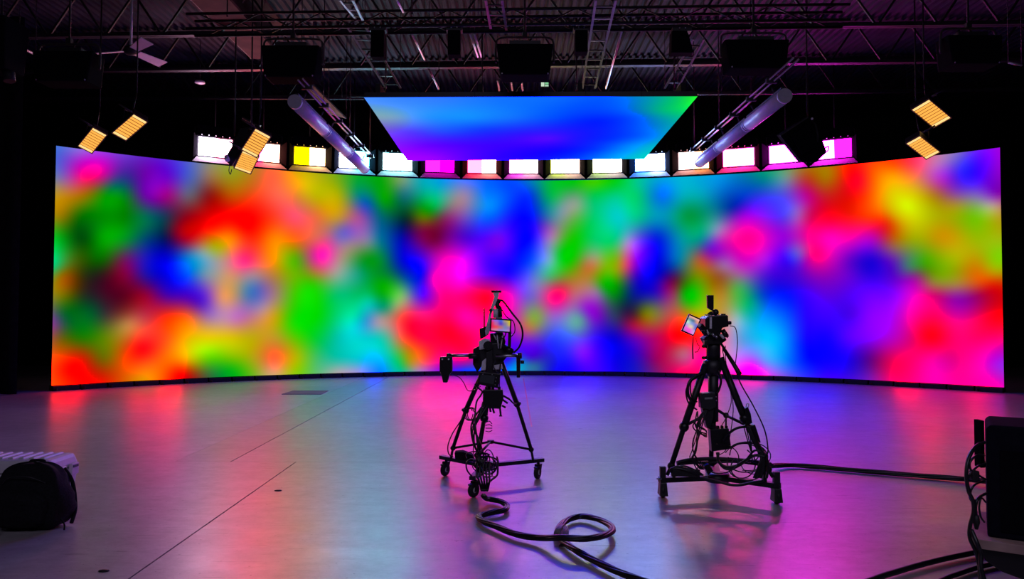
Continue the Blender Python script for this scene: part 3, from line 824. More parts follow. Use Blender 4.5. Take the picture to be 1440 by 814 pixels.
# big dark space lights with tube yokes
def space_light(px, d, w, label, y0=70, y1=117, tilt=0):
    c = P(px, (y0 + y1) / 2, d)
    h = (y1 - y0) * d / FPX
    t = thing('large_soft_lamp', label, 'stage light', c, 'large unlit soft lamps')
    MB().frustum(c, (w * .86, .42), (w, .34), h).build('housing', MATTE, t, 0.03)
    MB().box(c + Vector((0, -.02, h / 2 + .03)), (w * .55, .2, .07)).build('ballast', BLACK, t, 0.01)
    zt = c.z + h / 2 + .14
    MB().tube(spline([c + Vector((-w / 2 - .01, 0, .0)), c + Vector((-w / 2 - .01, 0, h / 2 + .02)), Vector((c.x - w / 2 + .06, c.y, zt)), Vector((c.x, c.y, zt + .01)), Vector((c.x + w / 2 - .06, c.y, zt)), c + Vector((w / 2 + .01, 0, h / 2 + .02)), c + Vector((w / 2 + .01, 0, .0))], 5), 0.016, 7).build('yoke', STEEL, t)
    MB().cyl((c.x, c.y, zt), (c.x, c.y, ZC + .03), 0.016, 8).build('spigot', DSTEEL, t)
    MB().box((c.x, c.y, zt + .05), (.07, .07, .09)).build('clamp', DSTEEL, t)
    for s in (-1, 1):
        MB().ball(c + Vector((s * w * .40, -.2, -h / 2 + .02)), 0.014, 8).build('latch', CHROME, t)
    return t
space_light(412, 11.2, .88, 'large unlit black lamp with tube yoke above the left grey tube lights', 68, 114)
space_light(738, 11.2, .86, 'large unlit black lamp with tube yoke above the overhead screen', 66, 111)
space_light(1060, 11.2, .98, 'large unlit black lamp with tube yoke above the right grey tube lights', 60, 102)
space_light(97, 10.8, .88, 'large unlit black lamp with tube yoke at far left, beside the ceiling fan', 76, 120)
space_light(1362, 10.8, .80, 'large unlit black lamp with tube yoke at far right, above the amber pair', 54, 96)

# narrow hung fixtures
def moving_head(px, y0, y1, d, w, label, lean=0):
    c = P(px, (y0 + y1) / 2, d); h = (y1 - y0) * d / FPX
    t = thing('hung_fixture', label, 'stage light', c, 'narrow black fixtures hung from the truss')
    MB().frustum(c, (w * (1 + lean), .2), (w, .2), h, None, (-lean * .1, 0)).build('housing', MATTE, t, 0.012)
    MB().box(c + Vector((0, 0, h / 2 + .035)), (w * 1.25, .16, .06)).build('base', BLACK, t, 0.008)
    for s in (-1, 1):
        MB().ball(c + Vector((s * .045, -.09, h / 2 + .045)), .012, 8).build('bolt', CHROME, t)
    MB().cyl(c + Vector((0, .0, h / 2 + .05)), c + Vector((0, 0, h / 2 + .058)), .05, 8).build('clamp', DSTEEL, t)
    return t
moving_head(532, 45, 83, 11.6, .21, 'narrow black fixture hung left of the pair of bright strips')
moving_head(639, 45, 80, 11.6, .20, 'narrow black fixture hung beside the bright twin strip')
moving_head(817, 45, 76, 11.6, .20, 'narrow black fixture hung left of the right ladder frame')
moving_head(958, 46, 77, 11.45, .24, 'narrow black fixture with wider bottom, hung rightmost of its kind', .45)

# ladder frames hanging over the overhead screen
LAD = mat('bare_ladder_metal', (0.26, 0.25, 0.28), 0.5, 0.5, 0.5, 0.1, 20)
def ladder(r0, r1, d0, d1, n, label, bottom=True):
    a0, a1 = P(*r0[0], d0), P(*r0[1], d1)
    b0, b1 = P(*r1[0], d0), P(*r1[1], d1)
    t = thing('ladder_frame', label, 'ladder frame', a1, 'ladder frames above the overhead screen')
    for p, q in ((a0, a1), (b0, b1)):
        MB().bar(p, q, .035, .02).build('rail', LAD, t)
    for k in range(n):
        f = (k + .5) / n
        MB().bar(a0.lerp(a1, f), b0.lerp(b1, f), .03, .02).build('rung', LAD if k % 2 else STEEL, t)
    for p in (a0, b0, a1, b1):
        MB().cyl(p, Vector((p.x, p.y, ZC + .03)), .006, 5).build('hanging_wire', DSTEEL, t)
ladder(((486, 34), (543, 124)), ((513, 36), (563, 124)), 12.1, 14.0, 7, 'short metal ladder frame hanging left above the overhead screen')
ladder(((478, 0), (500, 26)), ((496, 0), (510, 28)), 10.3, 11.3, 3, 'piece of metal ladder at the top left of the truss')
ladder(((838, 0), (819, 124)), ((866, 0), (837, 124)), 10.4, 14.0, 9, 'long metal ladder frame hanging right of centre above the overhead screen')
ladder(((975, 55), (935, 124)), ((990, 55), (953, 124)), 12.2, 14.0, 4, 'slanted metal ladder frame hanging near the green corner of the screen')
ladder(((683, 0), (690, 40)), ((706, 0), (712, 42)), 10.2, 11.05, 3, 'piece of metal ladder at the top centre of the truss')
def strip(px0, px1, d0, d1, r, m, label):
    a, b = P(*px0, d0), P(*px1, d1)
    o = MB().cyl(a, b, r, 8).build('hung_pipe', m)
    h = MB()
    MB().cyl(b, Vector((b.x, b.y, ZC + .03)), .006, 5).build('hanging_wire', DSTEEL, o)
    MB().cyl(a, Vector((a.x, a.y, ZC + .03)), .006, 5).build('hanging_wire', DSTEEL, o)
    tag(o, label, 'pipe')
WP = mat('pale_pipe', (0.6, 0.58, 0.60), 0.35, 0.6)
PKP = mat('pink_pipe', (0.55, 0.36, 0.42), 0.4, 0.5)
strip((661, 48), (672, 80), 12.3, 13.4, .018, WP, 'left one of two bright parallel pipes beside the middle fixture')
strip((667, 48), (677, 80), 12.3, 13.4, .018, WP, 'right one of two bright parallel pipes beside the middle fixture')
strip((578, 45), (597, 84), 12.3, 13.6, .016, WP, 'thin pale pipe slanting between two narrow fixtures')
strip((603, 97), (617, 125), 13.6, 14.4, .018, PKP, 'short pinkish pipe just above the overhead screen')
strip((558, 0), (567, 17), 10.4, 11.0, .016, WP, 'short pale pipe at the top edge left of centre')
strip((876, 38), (852, 124), 12.0, 14.2, .018, WP, 'thin pale pipe right of the long ladder frame')
strip((27, 65), (50, 77), 11.0, 11.6, .02, WP, 'white rod at far left beside the hanging loudspeaker')
strip((1418, 88), (1437, 92), 11.0, 11.0, .016, WP, 'white rod at the far right edge under the roof')
for k, xx in enumerate((701, 719.5, 734)):
    a, b = P(xx - 1, 113, 17.2), P(xx + 1, 127, 17.9)
    o = MB().cyl(a, b, .022, 8).build('hung_pipe', mat('warm_end', (0.6, 0.42, 0.35), 0.4, 0.2))
    MB().cyl(a, Vector((a.x, a.y, ZC + .03)), .006, 5).build('hanging_wire', DSTEEL, o)
    tag(o, '%s of three short warm pipe ends above the overhead screen' % ('left', 'middle', 'right')[k], 'pipe', 'warm pipe ends')
# small pale green sign far back
c = P(766, 119, 18.0)
t = thing('emergency_sign', 'tiny pale green lit sign far back above the overhead screen', 'sign', c)
MB().box(c, (.21, .04, .125)).build('sign_case', BLACK, t)
MB().box(c + Vector((-.05, -.024, 0)), (.08, .008, .1)).build('lit_panel', glow('sign_white', (.7, .9, .7), .8), t)
MB().box(c + Vector((.048, -.024, .026)), (.09, .008, .045)).build('lit_panel', glow('sign_green', (.25, .7, .35), .8), t)
MB().box(c + Vector((.048, -.024, -.03)), (.09, .008, .04)).build('lit_panel', glow('sign_pale', (.5, .8, .55), .8), t)
MB().cyl(c, Vector((c.x, c.y, ZC + .03)), .008, 5).build('hanging_wire', DSTEEL, t)
# thin cross pipes behind
pipe('cross_pipe', 'thin grey cross pipe behind the left grey tube lights', 'pipe', P(200, 138, 17.0), P(512, 138.5, 16.7), .03, STEEL)
pipe('cross_pipe', 'thin grey cross pipe at right behind the grey tube lights', 'pipe', P(982, 132, 16.4), P(1310, 128.5, 16.1), .03, STEEL)
for o in [o for o in COL.objects if o.name.startswith('cross_pipe')]:
    for v in (0.1, .9):
        xs = [w.co for w in o.data.vertices]
        p = min(xs, key=lambda q: q.x).lerp(max(xs, key=lambda q: q.x), v)
        MB().cyl(p, Vector((p.x, p.y, ZC + .03)), .008, 5).build('hanging_wire', DSTEEL, o)
# ceiling disc
c = P(281, 116, 15.6)
t = thing('ceiling_disc', 'small pale round disc hanging under the dark roof at left', 'lamp', c)
MB().lathe([(.02, .04), (.09, .03), (.105, 0), (.10, -.012), (.02, -.02)][::-1], 20, Matrix.Translation(c)).build('disc', WHITEP, t)
MB().cyl(c + Vector((0, 0, .03)), Vector((c.x, c.y, ZC + .03)), .008, 6).build('stem', DSTEEL, t)
# hanging loudspeaker at upper left
c = P(2, 66, 9.6)
t = thing('hanging_loudspeaker', 'black loudspeaker hanging at the far upper left corner', 'loudspeaker', c)
MB().frustum(c, (.36, .4), (.42, .5), .66).build('cabinet', MATTE, t, .02)
MB().cyl(c + Vector((.1, 0, -.30)), c + Vector((.13, -.02, -.46)), .07, 12).build('horn', DSTEEL, t)
MB().cyl(c + Vector((0, 0, .3)), Vector((c.x, c.y, ZC + .03)), .012, 6).build('hanging_wire', DSTEEL, t)

# ================================================================== camera rigs
def tubepart(name, pts, r, m, parent, n=6, k=0):
    return MB().tube(spline(pts, k) if k else pts, r, n).build(name, m, parent)

def caster(px_wheel, z_arm, wr, yaw, parent, shroud=False):
    """swivel caster under a dolly arm end; px_wheel: its floor contact point"""
    c = F(*px_wheel)
    t = MB()
    dv = Vector((math.cos(yaw), math.sin(yaw), 0)); sv = Vector((-dv.y, dv.x, 0))
    hub = c + Vector((0, 0, wr))
    top = hub + Vector((0, 0, wr * 1.15)) + dv * 0.02
    for s in (-1, 1):
        o = sv * s * 0.024
        q = [hub + o - dv * .016 - Vector((0, 0, .012)), hub + o + dv * .016 - Vector((0, 0, .012)), top + o + dv * .028, top + o - dv * .028]
        q2 = [p + sv * s * .004 for p in q]
        t.add(q + q2, [(0, 1, 2, 3), (7, 6, 5, 4), (0, 4, 5, 1), (1, 5, 6, 2), (2, 6, 7, 3), (3, 7, 4, 0)])
    t.bar(top - dv * .03, top + dv * .03, .056, .008)
    t.cyl(top, Vector((top.x, top.y, z_arm)), .014, 10)
    f = t.build('caster', DSTEEL if not shroud else BLACK, parent)
    R = Matrix((dv, Vector((0, 0, 1)), sv)).transposed().to_4x4()
    R.translation = hub
    w = MB().lathe([(wr * .6, -.017), (wr * .93, -.017), (wr, -.010), (wr, .010), (wr * .93, .017), (wr * .6, .017)], 20, R)
    w.build('tyre', RUBBER, f)
    MB().lathe([(.012, -.02), (wr * .6, -.014), (wr * .6, .014), (.012, .02)], 16, R).build('hub', ALU, f)
    if not shroud:
        MB().bar(top + dv * .03 - Vector((0, 0, .002)), top - dv * .075 - Vector((0, 0, .022)), .034, .012).build('brake_pedal', BLACK, f)
    else:
        q = MB().frustum(hub + Vector((0, 0, .016)), (.072, wr * 2.0), (.056, wr * 1.5), wr * 1.9)
        q.build('cable_guard', BLACK, f, .008)
    return f

def leg(a, b, c, r0, r1, parent, foot):
    """tripod leg: socket a, knuckle b, ankle c, resting on foot"""
    d = MB()
    sv = (Vector(b) - Vector(a)).cross(Vector((0, 1, 0))).normalized()
    d.tube([a, b], r0, 8)
    o = d.build('tripod_leg', BLACK, parent)
    MB().tube([b, c], r1, 8).build('lower_tube', DSTEEL, o)
    MB().ball(b, r0 * 1.45, 8).build('knuckle', PLASTIC, o)
    MB().ball(c, r1 * 1.5, 8).tube([c, foot], r1 * .7, 6).build('ankle', DSTEEL, o)
    return o

def mini_screen(name, corners, cols, nx, ny, parent, strength=1.0):
    """corners: tl, tr, br, bl world points; cols: ny rows of nx colours"""
    K = 4
    W, H = (nx - 1) * K, (ny - 1) * K
    vs, fs, cs = [], [], []
    C_ = s2l(np.array(cols, float).reshape(ny, nx, 3))
    tl, tr, br, bl = corners
    for j in range(H + 1):
        for i in range(W + 1):
            u, v = i / W, j / H
            vs.append((tl * (1 - u) + tr * u) * (1 - v) + (bl * (1 - u) + br * u) * v)
            i0, j0 = min(i // K, nx - 2), min(j // K, ny - 2)
            fu, fv = i / K - i0, j / K - j0
            fu, fv = fu * fu * (3 - 2 * fu), fv * fv * (3 - 2 * fv)
            cs.append((C_[j0, i0] * (1 - fu) + C_[j0, i0 + 1] * fu) * (1 - fv) + (C_[j0 + 1, i0] * (1 - fu) + C_[j0 + 1, i0 + 1] * fu) * fv)
    for j in range(H):
        for i in range(W):
            k = j * (W + 1) + i
            fs.append((k, k + W + 1, k + W + 2, k + 1))
    o = MB().add(vs, fs, True).build(name, screen_mat(name + '_picture', strength), parent)
    paint(o.data, np.array(cs))
    return o

def slab(name, px, d, th, m, parent, bevel=0.004, back=True):
    """a body whose front outline is given in the survey, extruded away by th metres"""
    f = [P(x, y, d) for x, y in px]
    b = [p + Vector((0, th, 0)) for p in f]
    n = len(f)
    mb = MB().add(f + b, [tuple(range(n)), tuple(range(2 * n - 1, n - 1, -1))] + [(i, i + n, (i + 1) % n + n, (i + 1) % n) for i in range(n)])
    bm_fix(mb)
    return mb.build(name, m, parent, bevel)
def bm_fix(mb):
    pass

def rect(x0, y0, x1, y1):
    return [(x0, y0), (x1, y0), (x1, y1), (x0, y1)]

rnd = random.Random(11)

# ------------------------------------------------------------------ left rig
cL = Vector((-0.248, 6.865, 0))
rig = thing('camera_rig', 'black film camera rig with side hand bar on a three wheel dolly', 'camera rig', cL, local=False)
za = 0.175
fl, fr, ff = F(626, 669), F(756, 673), F(666, 699)
hubc = Vector((cL.x, cL.y, za))
for w, extra in ((fl, 0.10), (fr, 0.12), (ff, 0.02)):
    e = Vector((w.x, w.y, za)); dr = (e - hubc).normalized()
    MB().bar(hubc + dr * .03, e + dr * .06, .052, .034).build('dolly_arm', BLACK, rig)
MB().lathe([(.02, -.03), (.085, -.03), (.095, 0), (.085, .03), (.02, .03)], 14, Matrix.Translation(hubc)).build('dolly_hub', BLACK, rig)
for px, yw in (((626, 669), 1.05), ((756, 673), 1.15), ((666, 699), 0.9)):
    caster(px, za, .062, yw, rig)
bx = P(690, 512, 6.9)
ankL, ankR = P(637, 630, 7.07), P(747, 632, 6.98)
kL, kR = P(655, 577, 7.0), P(727, 568, 6.94)
leg(P(683, 514, 6.93), kL, ankL, .023, .017, rig, Vector((ankL.x - .02, ankL.y + .01, za + .016)))
leg(P(704, 506, 6.9), kR, ankR, .023, .017, rig, Vector((ankR.x + .02, ankR.y + .01, za + .016)))
ankF = P(672, 640, 6.52)
leg(P(690, 520, 6.82), P(681, 588, 6.66), ankF, .027, .021, rig, Vector((ankF.x, ankF.y - .02, za + .016)))
spc = P(690, 621, 7.02)
for q in (ankL, ankR, P(678, 634, 6.6)):
    MB().cyl(spc, q, .011, 7).build('spreader_bar', DSTEEL, rig)
MB().lathe([(.015, -.015), (.032, -.015), (.032, .015), (.015, .015)], 10, Matrix.Translation(spc)).build('spreader_hub', BLACK, rig)
for s, q in ((1, kR), (-1, kL)):
    MB().cyl(q + Vector((0, -.02, 0)), q + Vector((s * .035, -.03, .012)), .012, 8).build('leg_lock', PLASTIC, rig)
# head and hand bar
MB().lathe([(.04, -.11), (.065, -.10), (.09, 0.0), (.095, .03), (.03, .035)], 16, Matrix.Translation(P(692, 516, 6.9))).build('bowl', BLACK, rig)
slab('fluid_head', [(668, 492), (676, 484), (700, 482), (722, 494), (712, 503), (705, 512), (676, 512), (668, 505)], 6.82, .16, BLACK, rig, .008)
slab('side_plate', [(665, 491), (673, 487), (677, 515), (671, 524), (665, 512)], 6.80, .10, DSTEEL, rig)
slab('side_plate', [(683, 496), (692, 492), (694, 526), (686, 528)], 6.76, .05, BLACK, rig)
slab('grey_plate', [(678, 508), (684, 503), (683, 520), (676, 521)], 6.78, .03, ALU, rig)['label'] = 'pale grey plate'
slab('grey_plate', [(690, 514), (706, 512), (707, 519), (689, 520)], 6.79, .03, ALU, rig)['label'] = 'pale grey plate'
MB().cyl(P(629, 500, 6.74), P(665, 500, 6.74), .0155, 10).build('hand_bar', CHROME, rig)['label'] = 'bright metal hand bar'
MB().cyl(P(697, 500, 6.74), P(731, 500, 6.74), .0155, 10).build('hand_bar', CHROME, rig)['label'] = 'bright metal hand bar'
MB().cyl(P(659, 500.5, 6.74), P(673, 500.5, 6.74), .026, 10).build('bar_clamp', BLACK, rig)
MB().cyl(P(628, 500, 6.74), P(634, 500, 6.74), .024, 10).build('bar_clamp', BLACK, rig)
ctl = slab('hand_control', [(618, 502), (636, 501), (636, 522), (632, 527), (629, 538), (623, 538), (620, 525), (618, 522)], 6.70, .07, PLASTIC, rig, .006)
for xx in (622, 631):
    MB().cyl(P(xx, 505, 6.70), P(xx, 505, 6.685), .008, 8).build('button', ALU, ctl)
slab('hand_grip', [(726, 499), (732, 499), (731.5, 531), (726.5, 531)], 6.72, .04, PLASTIC, rig, .006)
MB().cyl(P(732, 509, 6.72), P(737, 509, 6.72), .016, 10).build('grip_knob', PLASTIC, rig)
MB().cyl(P(731, 496, 6.73), P(731, 504, 6.73), .02, 8).build('bar_clamp', BLACK, rig)
# tilted grey arm with tee top and gear
slab('riser_arm', [(693, 412), (702, 411), (701, 417), (691, 442), (688, 468), (683, 472), (682, 466), (689, 436), (695, 417)], 6.86, .045, ALU, rig, .003)['label'] = 'slanting grey metal arm'
MB().cyl(P(691, 410, 6.87), P(705, 410, 6.87), .011, 8).build('tee_top', BLACK, rig)
MB().cyl(P(690, 436, 6.86), P(690, 436, 6.80), .016, 10).build('pivot', BLACK, rig)
MB().tube(spline([P(702, 422, 6.9), P(699, 428, 6.88), P(702, 436, 6.88), P(699, 447, 6.88)], 3), .022, 8).build('motor_stack', DSTEEL, rig)
MB().cyl(P(697, 434, 6.84), P(697, 447, 6.84), .024, 12).build('motor', ALU, rig)
MB().cyl(P(703, 432, 6.84), P(704, 446, 6.84), .017, 10).build('lens_motor', BLACK, rig)
MB().cyl(P(681, 433, 6.9), P(681, 462, 6.9), .007, 6).build('antenna', BLACK, rig)
slab('receiver_box', [(674, 462), (681, 460), (682, 474), (675, 477)], 6.88, .05, PLASTIC, rig)
slab('side_box', [(681, 460), (687, 456), (687, 470), (682, 474)], 6.9, .06, BLACK, rig)
# gimbal body and disc
slab('gimbal_body', [(673, 480), (681, 476), (689, 478), (687, 490), (674, 492)], 6.80, .08, ALU, rig, .006)['label'] = 'light grey gimbal body'
MB().cyl(P(686, 486, 6.80), P(686.5, 486, 6.74), .042, 18).cyl(P(686.5, 486, 6.745), P(686.5, 486, 6.735), .026, 14).build('focus_wheel', DSTEEL, rig)
MB().cyl(P(702, 446, 6.83), P(701, 468, 6.83), .03, 12).build('lens_barrel', mat('mid_grey_metal', (0.35, 0.34, 0.38), 0.4, 0.2), rig)
slab('film_camera', [(689, 469), (707, 467), (711, 480), (709, 490), (700, 494), (690, 488)], 6.84, .16, PLASTIC, rig, .008)
MB().cyl(P(709, 488, 6.8), P(719, 494, 6.72), .028, 12).build('lens', PLASTIC, rig)
MB().ball(P(703, 476, 6.82), .03).build('handle_knob', BLACK, rig)
for a, b in (((699, 470), (701, 490)), ((707, 470), (704, 490)), ((694, 470), (698, 478))):
    tubepart('bracket_rod', [P(*a, 6.8), P(*b, 6.8)], .006, ALU, rig)
# monitor on a post
mon = slab('monitor', [(689.5, 447), (719.5, 449), (718.5, 468.5), (688.5, 466)], 6.74, .035, PLASTIC, rig, .003)
mini_screen('screen', [P(691.5, 449.2, 6.735), P(717.3, 451, 6.735), P(716.5, 466.3, 6.735), P(690.6, 464.2, 6.735)],
            [(230, 60, 190), (150, 110, 240), (60, 110, 240), (190, 170, 120), (230, 210, 40),
             (255, 40, 90), (200, 110, 180), (90, 60, 220), (150, 130, 170), (220, 200, 60),
             (255, 30, 100), (255, 80, 90), (200, 120, 120), (130, 140, 200), (170, 120, 190),
             (240, 110, 150), (220, 150, 190), (150, 140, 240), (170, 150, 230), (200, 140, 220)], 5, 4, mon, .8)
MB().bar(P(717, 466, 6.77), P(716, 496, 6.77), .022, .03).build('monitor_post', BLACK, rig)
slab('post_base', rect(711, 492, 721, 499), 6.75, .06, BLACK, rig)
# boxes below the head
sb = slab('control_box', [(674, 523), (704, 526), (700, 546), (671, 540)], 6.62, .05, PLASTIC, rig, .004)
sc2 = slab('display', [(676.5, 526.5), (696, 528.5), (694, 540.5), (674, 537)], 6.616, .005, mat('dim_screen', (0.05, 0.06, 0.065), 0.25), sb, 0)
for xx, yy in ((698, 531), (697, 536), (696.5, 541), (679, 526), (692, 527)):
    MB().ball(P(xx, yy, 6.615), .006, 6).build('button', CHROME, sb)
bb = slab('battery_box', [(679, 548), (707, 548), (708, 560), (704, 575), (684, 574), (679, 566)], 6.62, .12, PLASTIC, rig, .006)
for xx in (684, 693, 702):
    slab('connector', rect(xx - 2, 544, xx + 2, 549), 6.64, .03, DSTEEL, bb, 0)
for a, b in (((707, 556), (716, 561)), ((707, 562), (714, 567)), ((706, 570), (711, 573)), ((693, 574), (695, 581)), ((703, 573), (704, 582)), ((689, 574), (690, 579))):
    tubepart('plug', [P(*a, 6.66), P(*b, 6.66)], .009, RUBBER, bb)
MB().frustum(P(704, 583, 6.66), (.03, .02), (.008, .008), .03).build('hanging_tag', RUBBER, rig)
MB().tube([P(716, 561, 6.7), P(722, 567, 6.8), kR], .008, 6).build('bracket_rod', BLACK, rig)
# camera cables
def cable(px, r, parent, k=6, name='cable', m=None):
    return tubepart(name, [P(*q) for q in px], r, m or CABLE, parent, 5, k)
cable([(702, 422, 6.85), (708, 424, 6.82), (720, 440, 6.8), (732, 456, 6.78), (735, 472, 6.78), (730, 488, 6.78), (722, 496, 6.78)], .009, rig)
cable([(703, 430, 6.82), (712, 445, 6.9), (722, 452, 6.9), (724, 466, 6.9), (718, 474, 6.86)], .005, rig)
cable([(700, 468, 6.8), (707, 476, 6.76), (711, 470, 6.76), (711, 466, 6.77)], .006, rig)
cable([(634, 527, 6.7), (645, 530, 6.72), (652, 538, 6.75), (658, 549, 6.8), (668, 548, 6.7), (676, 543, 6.64)], .004, rig)
cable([(668, 540, 6.65), (672, 545, 6.62), (678, 550, 6.6), (676, 556, 6.6), (670, 566, 6.6), (668, 590, 6.55), (670, 610, 6.5), (673, 640, 6.45)], .008, rig)
for i in range(9):
    x0 = 684 + rnd.uniform(-6, 4)
    mid = rnd.uniform(-8, 3)
    cable([(x0, 570 + rnd.uniform(-6, 4), 6.64), (670 + rnd.uniform(-4, 5), 588, 6.58), (666 + mid * .6 + rnd.uniform(0, 5), 604 + rnd.uniform(-4, 4), 6.53),
           (668 + rnd.uniform(-3, 7), 622, 6.5), (672 + rnd.uniform(-6, 8), 640, 6.42), (674 + rnd.uniform(-8, 10), 656, 6.38)], rnd.uniform(.004, .008), rig)
for i in range(14):
    a0 = rnd.uniform(0, 6.3)
    cx, cy = 676 + rnd.uniform(-8, 14), 648 + rnd.uniform(-7, 12)
    rx, ry = rnd.uniform(6, 16), rnd.uniform(5, 13)
    dd = 6.42 + rnd.uniform(-.05, .07)
    cable([(cx + rx * math.cos(a0 + t), cy + ry * math.sin(a0 + t * 1.1), dd + .05 * math.sin(t * 2)) for t in (0, .8, 1.6, 2.4, 3.2, 4, 4.8, 5.4)], rnd.uniform(.004, .009), rig, 4)
for i in range(5):
    cable([(672 + i * 4, 650, 6.36), (670 + i * 4.5, 664, 6.33), (674 + i * 3.5, 678, 6.29), (677 + i * 2, 690, 6.22)], .010, rig, 4)
cable([(700, 655, 6.4), (699, 668, 6.36), (690, 676, 6.33), (684, 684, 6.28)], .009, rig)
cable([(652, 585, 6.98), (645, 596, 7.0), (636, 610, 7.02), (630, 626, 7.03), (631, 638, 7.02), (637, 642, 7.0)], .006, rig)
for i in range(3):
    cx, cy = 659 + i * 1.2, 582
    cable([(cx + 6 * math.cos(t) + i, cy + 9 * math.sin(t), 6.96 + .02 * math.sin(t)) for t in np.linspace(0, 5.8 + i * .2, 9)], .005, rig, 3)
for i in range(4):
    cable([(683, 594 + i * 4, 6.6), (688, 592 + i * 5, 6.55), (692, 596 + i * 3, 6.53)], .004, rig, 4)
cable([(697, 505, 6.75), (694, 515, 6.72), (700, 524, 6.7)], .006, rig)
cable([(702, 546, 6.66), (703, 520, 6.75), (704, 508, 6.8)], .006, rig)
slab('cable_bag', [(639, 636), (650, 635), (664, 640), (668, 650), (640, 646)], 6.72, .10, FABRIC, rig, .01)

# ------------------------------------------------------------------ right rig
cR = Vector((1.80, 6.51, 0))
rig2 = thing('camera_rig', 'black camera with tilted side monitor on a tripod dolly, right of the two rigs', 'camera rig', cR)
zb = 0.15
gl, gr, gb = F(932, 699), F(1092, 708), Vector((1.92, 7.03, 0))
hubc = Vector((cR.x, cR.y, zb))
for w in (gl, gr, gb):
    e = Vector((w.x, w.y, zb)); dr = (e - hubc).normalized()
    MB().bar(hubc, e + dr * .03, .06, .042).build('dolly_arm', BLACK, rig2)
MB().lathe([(.02, -.035), (.10, -.035), (.11, 0), (.10, .035), (.02, .035)], 14, Matrix.Translation(hubc)).build('dolly_hub', BLACK, rig2)
caster((932, 699), zb, .06, 1.4, rig2, True)
caster((1092, 708), zb, .06, 1.7, rig2, True)
gbp = F(1003, 674)
caster((1003.5, 674), zb, .06, 1.5, rig2, True)
for w, sx in ((gl, -1), (gr, 1)):
    e = Vector((w.x, w.y, zb))
    MB().box(e + Vector((0, 0, .05)), (.05, .05, .13)).build('end_post', BLACK, rig2, .006)
    e2 = e + (hubc - e).normalized() * .10
    MB().box(e2 + Vector((0, 0, .06)), (.03, .05, .11)).build('foot_clamp', BLACK, rig2, .004)
MB().cyl(P(924, 673, 6.33), P(930, 673, 6.35), .008, 6).build('lock_screw', CHROME, rig2)
aL, aR = P(944, 655, 6.4), P(1080, 660, 6.2)
leg(P(992, 512, 6.46), P(962, 600, 6.42), aL, .031, .023, rig2, P(938, 668, 6.38))
leg(P(1013, 503, 6.44), P(1047, 588, 6.32), aR, .031, .023, rig2, P(1087, 671, 6.17))
aB = P(1000, 650, 6.92)
leg(P(1003, 515, 6.56), P(1001, 600, 6.8), aB, .030, .022, rig2, Vector((1.91, 6.99, zb + .02)))
MB().cyl(P(1003, 470, 6.5), P(1003, 512, 6.5), .062, 14).build('head_column', BLACK, rig2)
MB().cyl(P(1003, 510, 6.48), P(1003, 592, 6.48), .045, 12).build('centre_column', BLACK, rig2)
MB().cyl(P(1003, 590, 6.48), P(1000, 612, 6.5), .028, 10).build('centre_foot', DSTEEL, rig2)
for y_ in (487, 503):
    MB().cyl(P(993, y_, 6.42), P(988, y_, 6.40), .014, 8).build('drag_knob', PLASTIC, rig2)
MB().lathe([(.05, -.10), (.075, -.06), (.085, .03), (.05, .04)], 14, Matrix.Translation(P(1002, 512, 6.48))).build('bowl', BLACK, rig2)
sp = P(1021, 584, 6.5)
for q in (P(1005, 574, 6.46), P(1046, 596, 6.33)):
    MB().cyl(sp, q, .013, 7).build('spreader_bar', BLACK, rig2)
MB().cyl(P(968, 596, 6.43), P(999, 580, 6.5), .013, 7).build('spreader_bar', BLACK, rig2)
MB().ball(sp, .026, 8).build('spreader_joint', BLACK, rig2)
MB().cyl(sp, P(1021, 606, 6.5), .008, 6).build('spreader_pin', BLACK, rig2)
MB().tube([P(1012, 480, 6.45), P(1030, 508, 6.3), P(1040, 526, 6.2)], [.010, .014, .021], 8).build('pan_handle', BLACK, rig2)
# camera on the head
slab('base_plate', [(990, 476), (998, 470), (1018, 470), (1022, 478), (1014, 484), (994, 484)], 6.42, .16, DSTEEL, rig2)
camb = slab('film_camera', [(992, 448), (997, 444.5), (1014, 443), (1024, 443), (1025, 459), (1016, 461), (1013, 472), (999, 472), (992, 463)], 6.40, .22, PLASTIC, rig2, .008)
slab('grip', rect(998, 446, 1001, 462), 6.395, .02, ALU, camb, 0)
MB().cyl(P(1024, 454, 6.45), P(1028, 454, 6.45), .016, 10).build('lens_port', PLASTIC, camb)
MB().cyl(P(1017, 441, 6.45), P(1017, 446, 6.45), .022, 10).build('dial', PLASTIC, camb)
MB().cyl(P(1002, 446, 6.62), P(1006, 449, 6.85), .055, 16).build('lens', PLASTIC, camb)
MB().cyl(P(991, 442.5, 6.45), P(999, 443.5, 6.45), .005, 6).build('side_pin', ALU, camb)
MB().ball(P(1006.5, 439, 6.45), .028, 10).build('ball_joint', BLACK, camb)
slab('top_screen', [(994.5, 415), (1003.8, 415), (1003.8, 434), (1001, 436.5), (995, 432.5)], 6.42, .03, PLASTIC, rig2, .003)['label'] = 'small upright black top screen seen from the back'
MB().tube([P(1000, 435, 6.44), P(1004, 437, 6.45), P(1006, 439, 6.45)], .008, 6).build('screen_arm', BLACK, rig2)
for (a, b, m_) in (((996, 470), (993, 464), ALU), ((1001, 468), (1005, 473), CHROME), ((1006, 472), (1009, 475), CHROME), ((1019, 470), (1024, 474), BLACK), ((1013, 470), (1018, 476), ALU)):
    MB().cyl(P(*a, 6.38), P(*b, 6.37), .012, 8).build('mount_knob', m_, rig2)
MB().cyl(P(1016, 464, 6.4), P(1022, 473, 6.38), .022, 10).build('side_handle', PLASTIC, rig2)
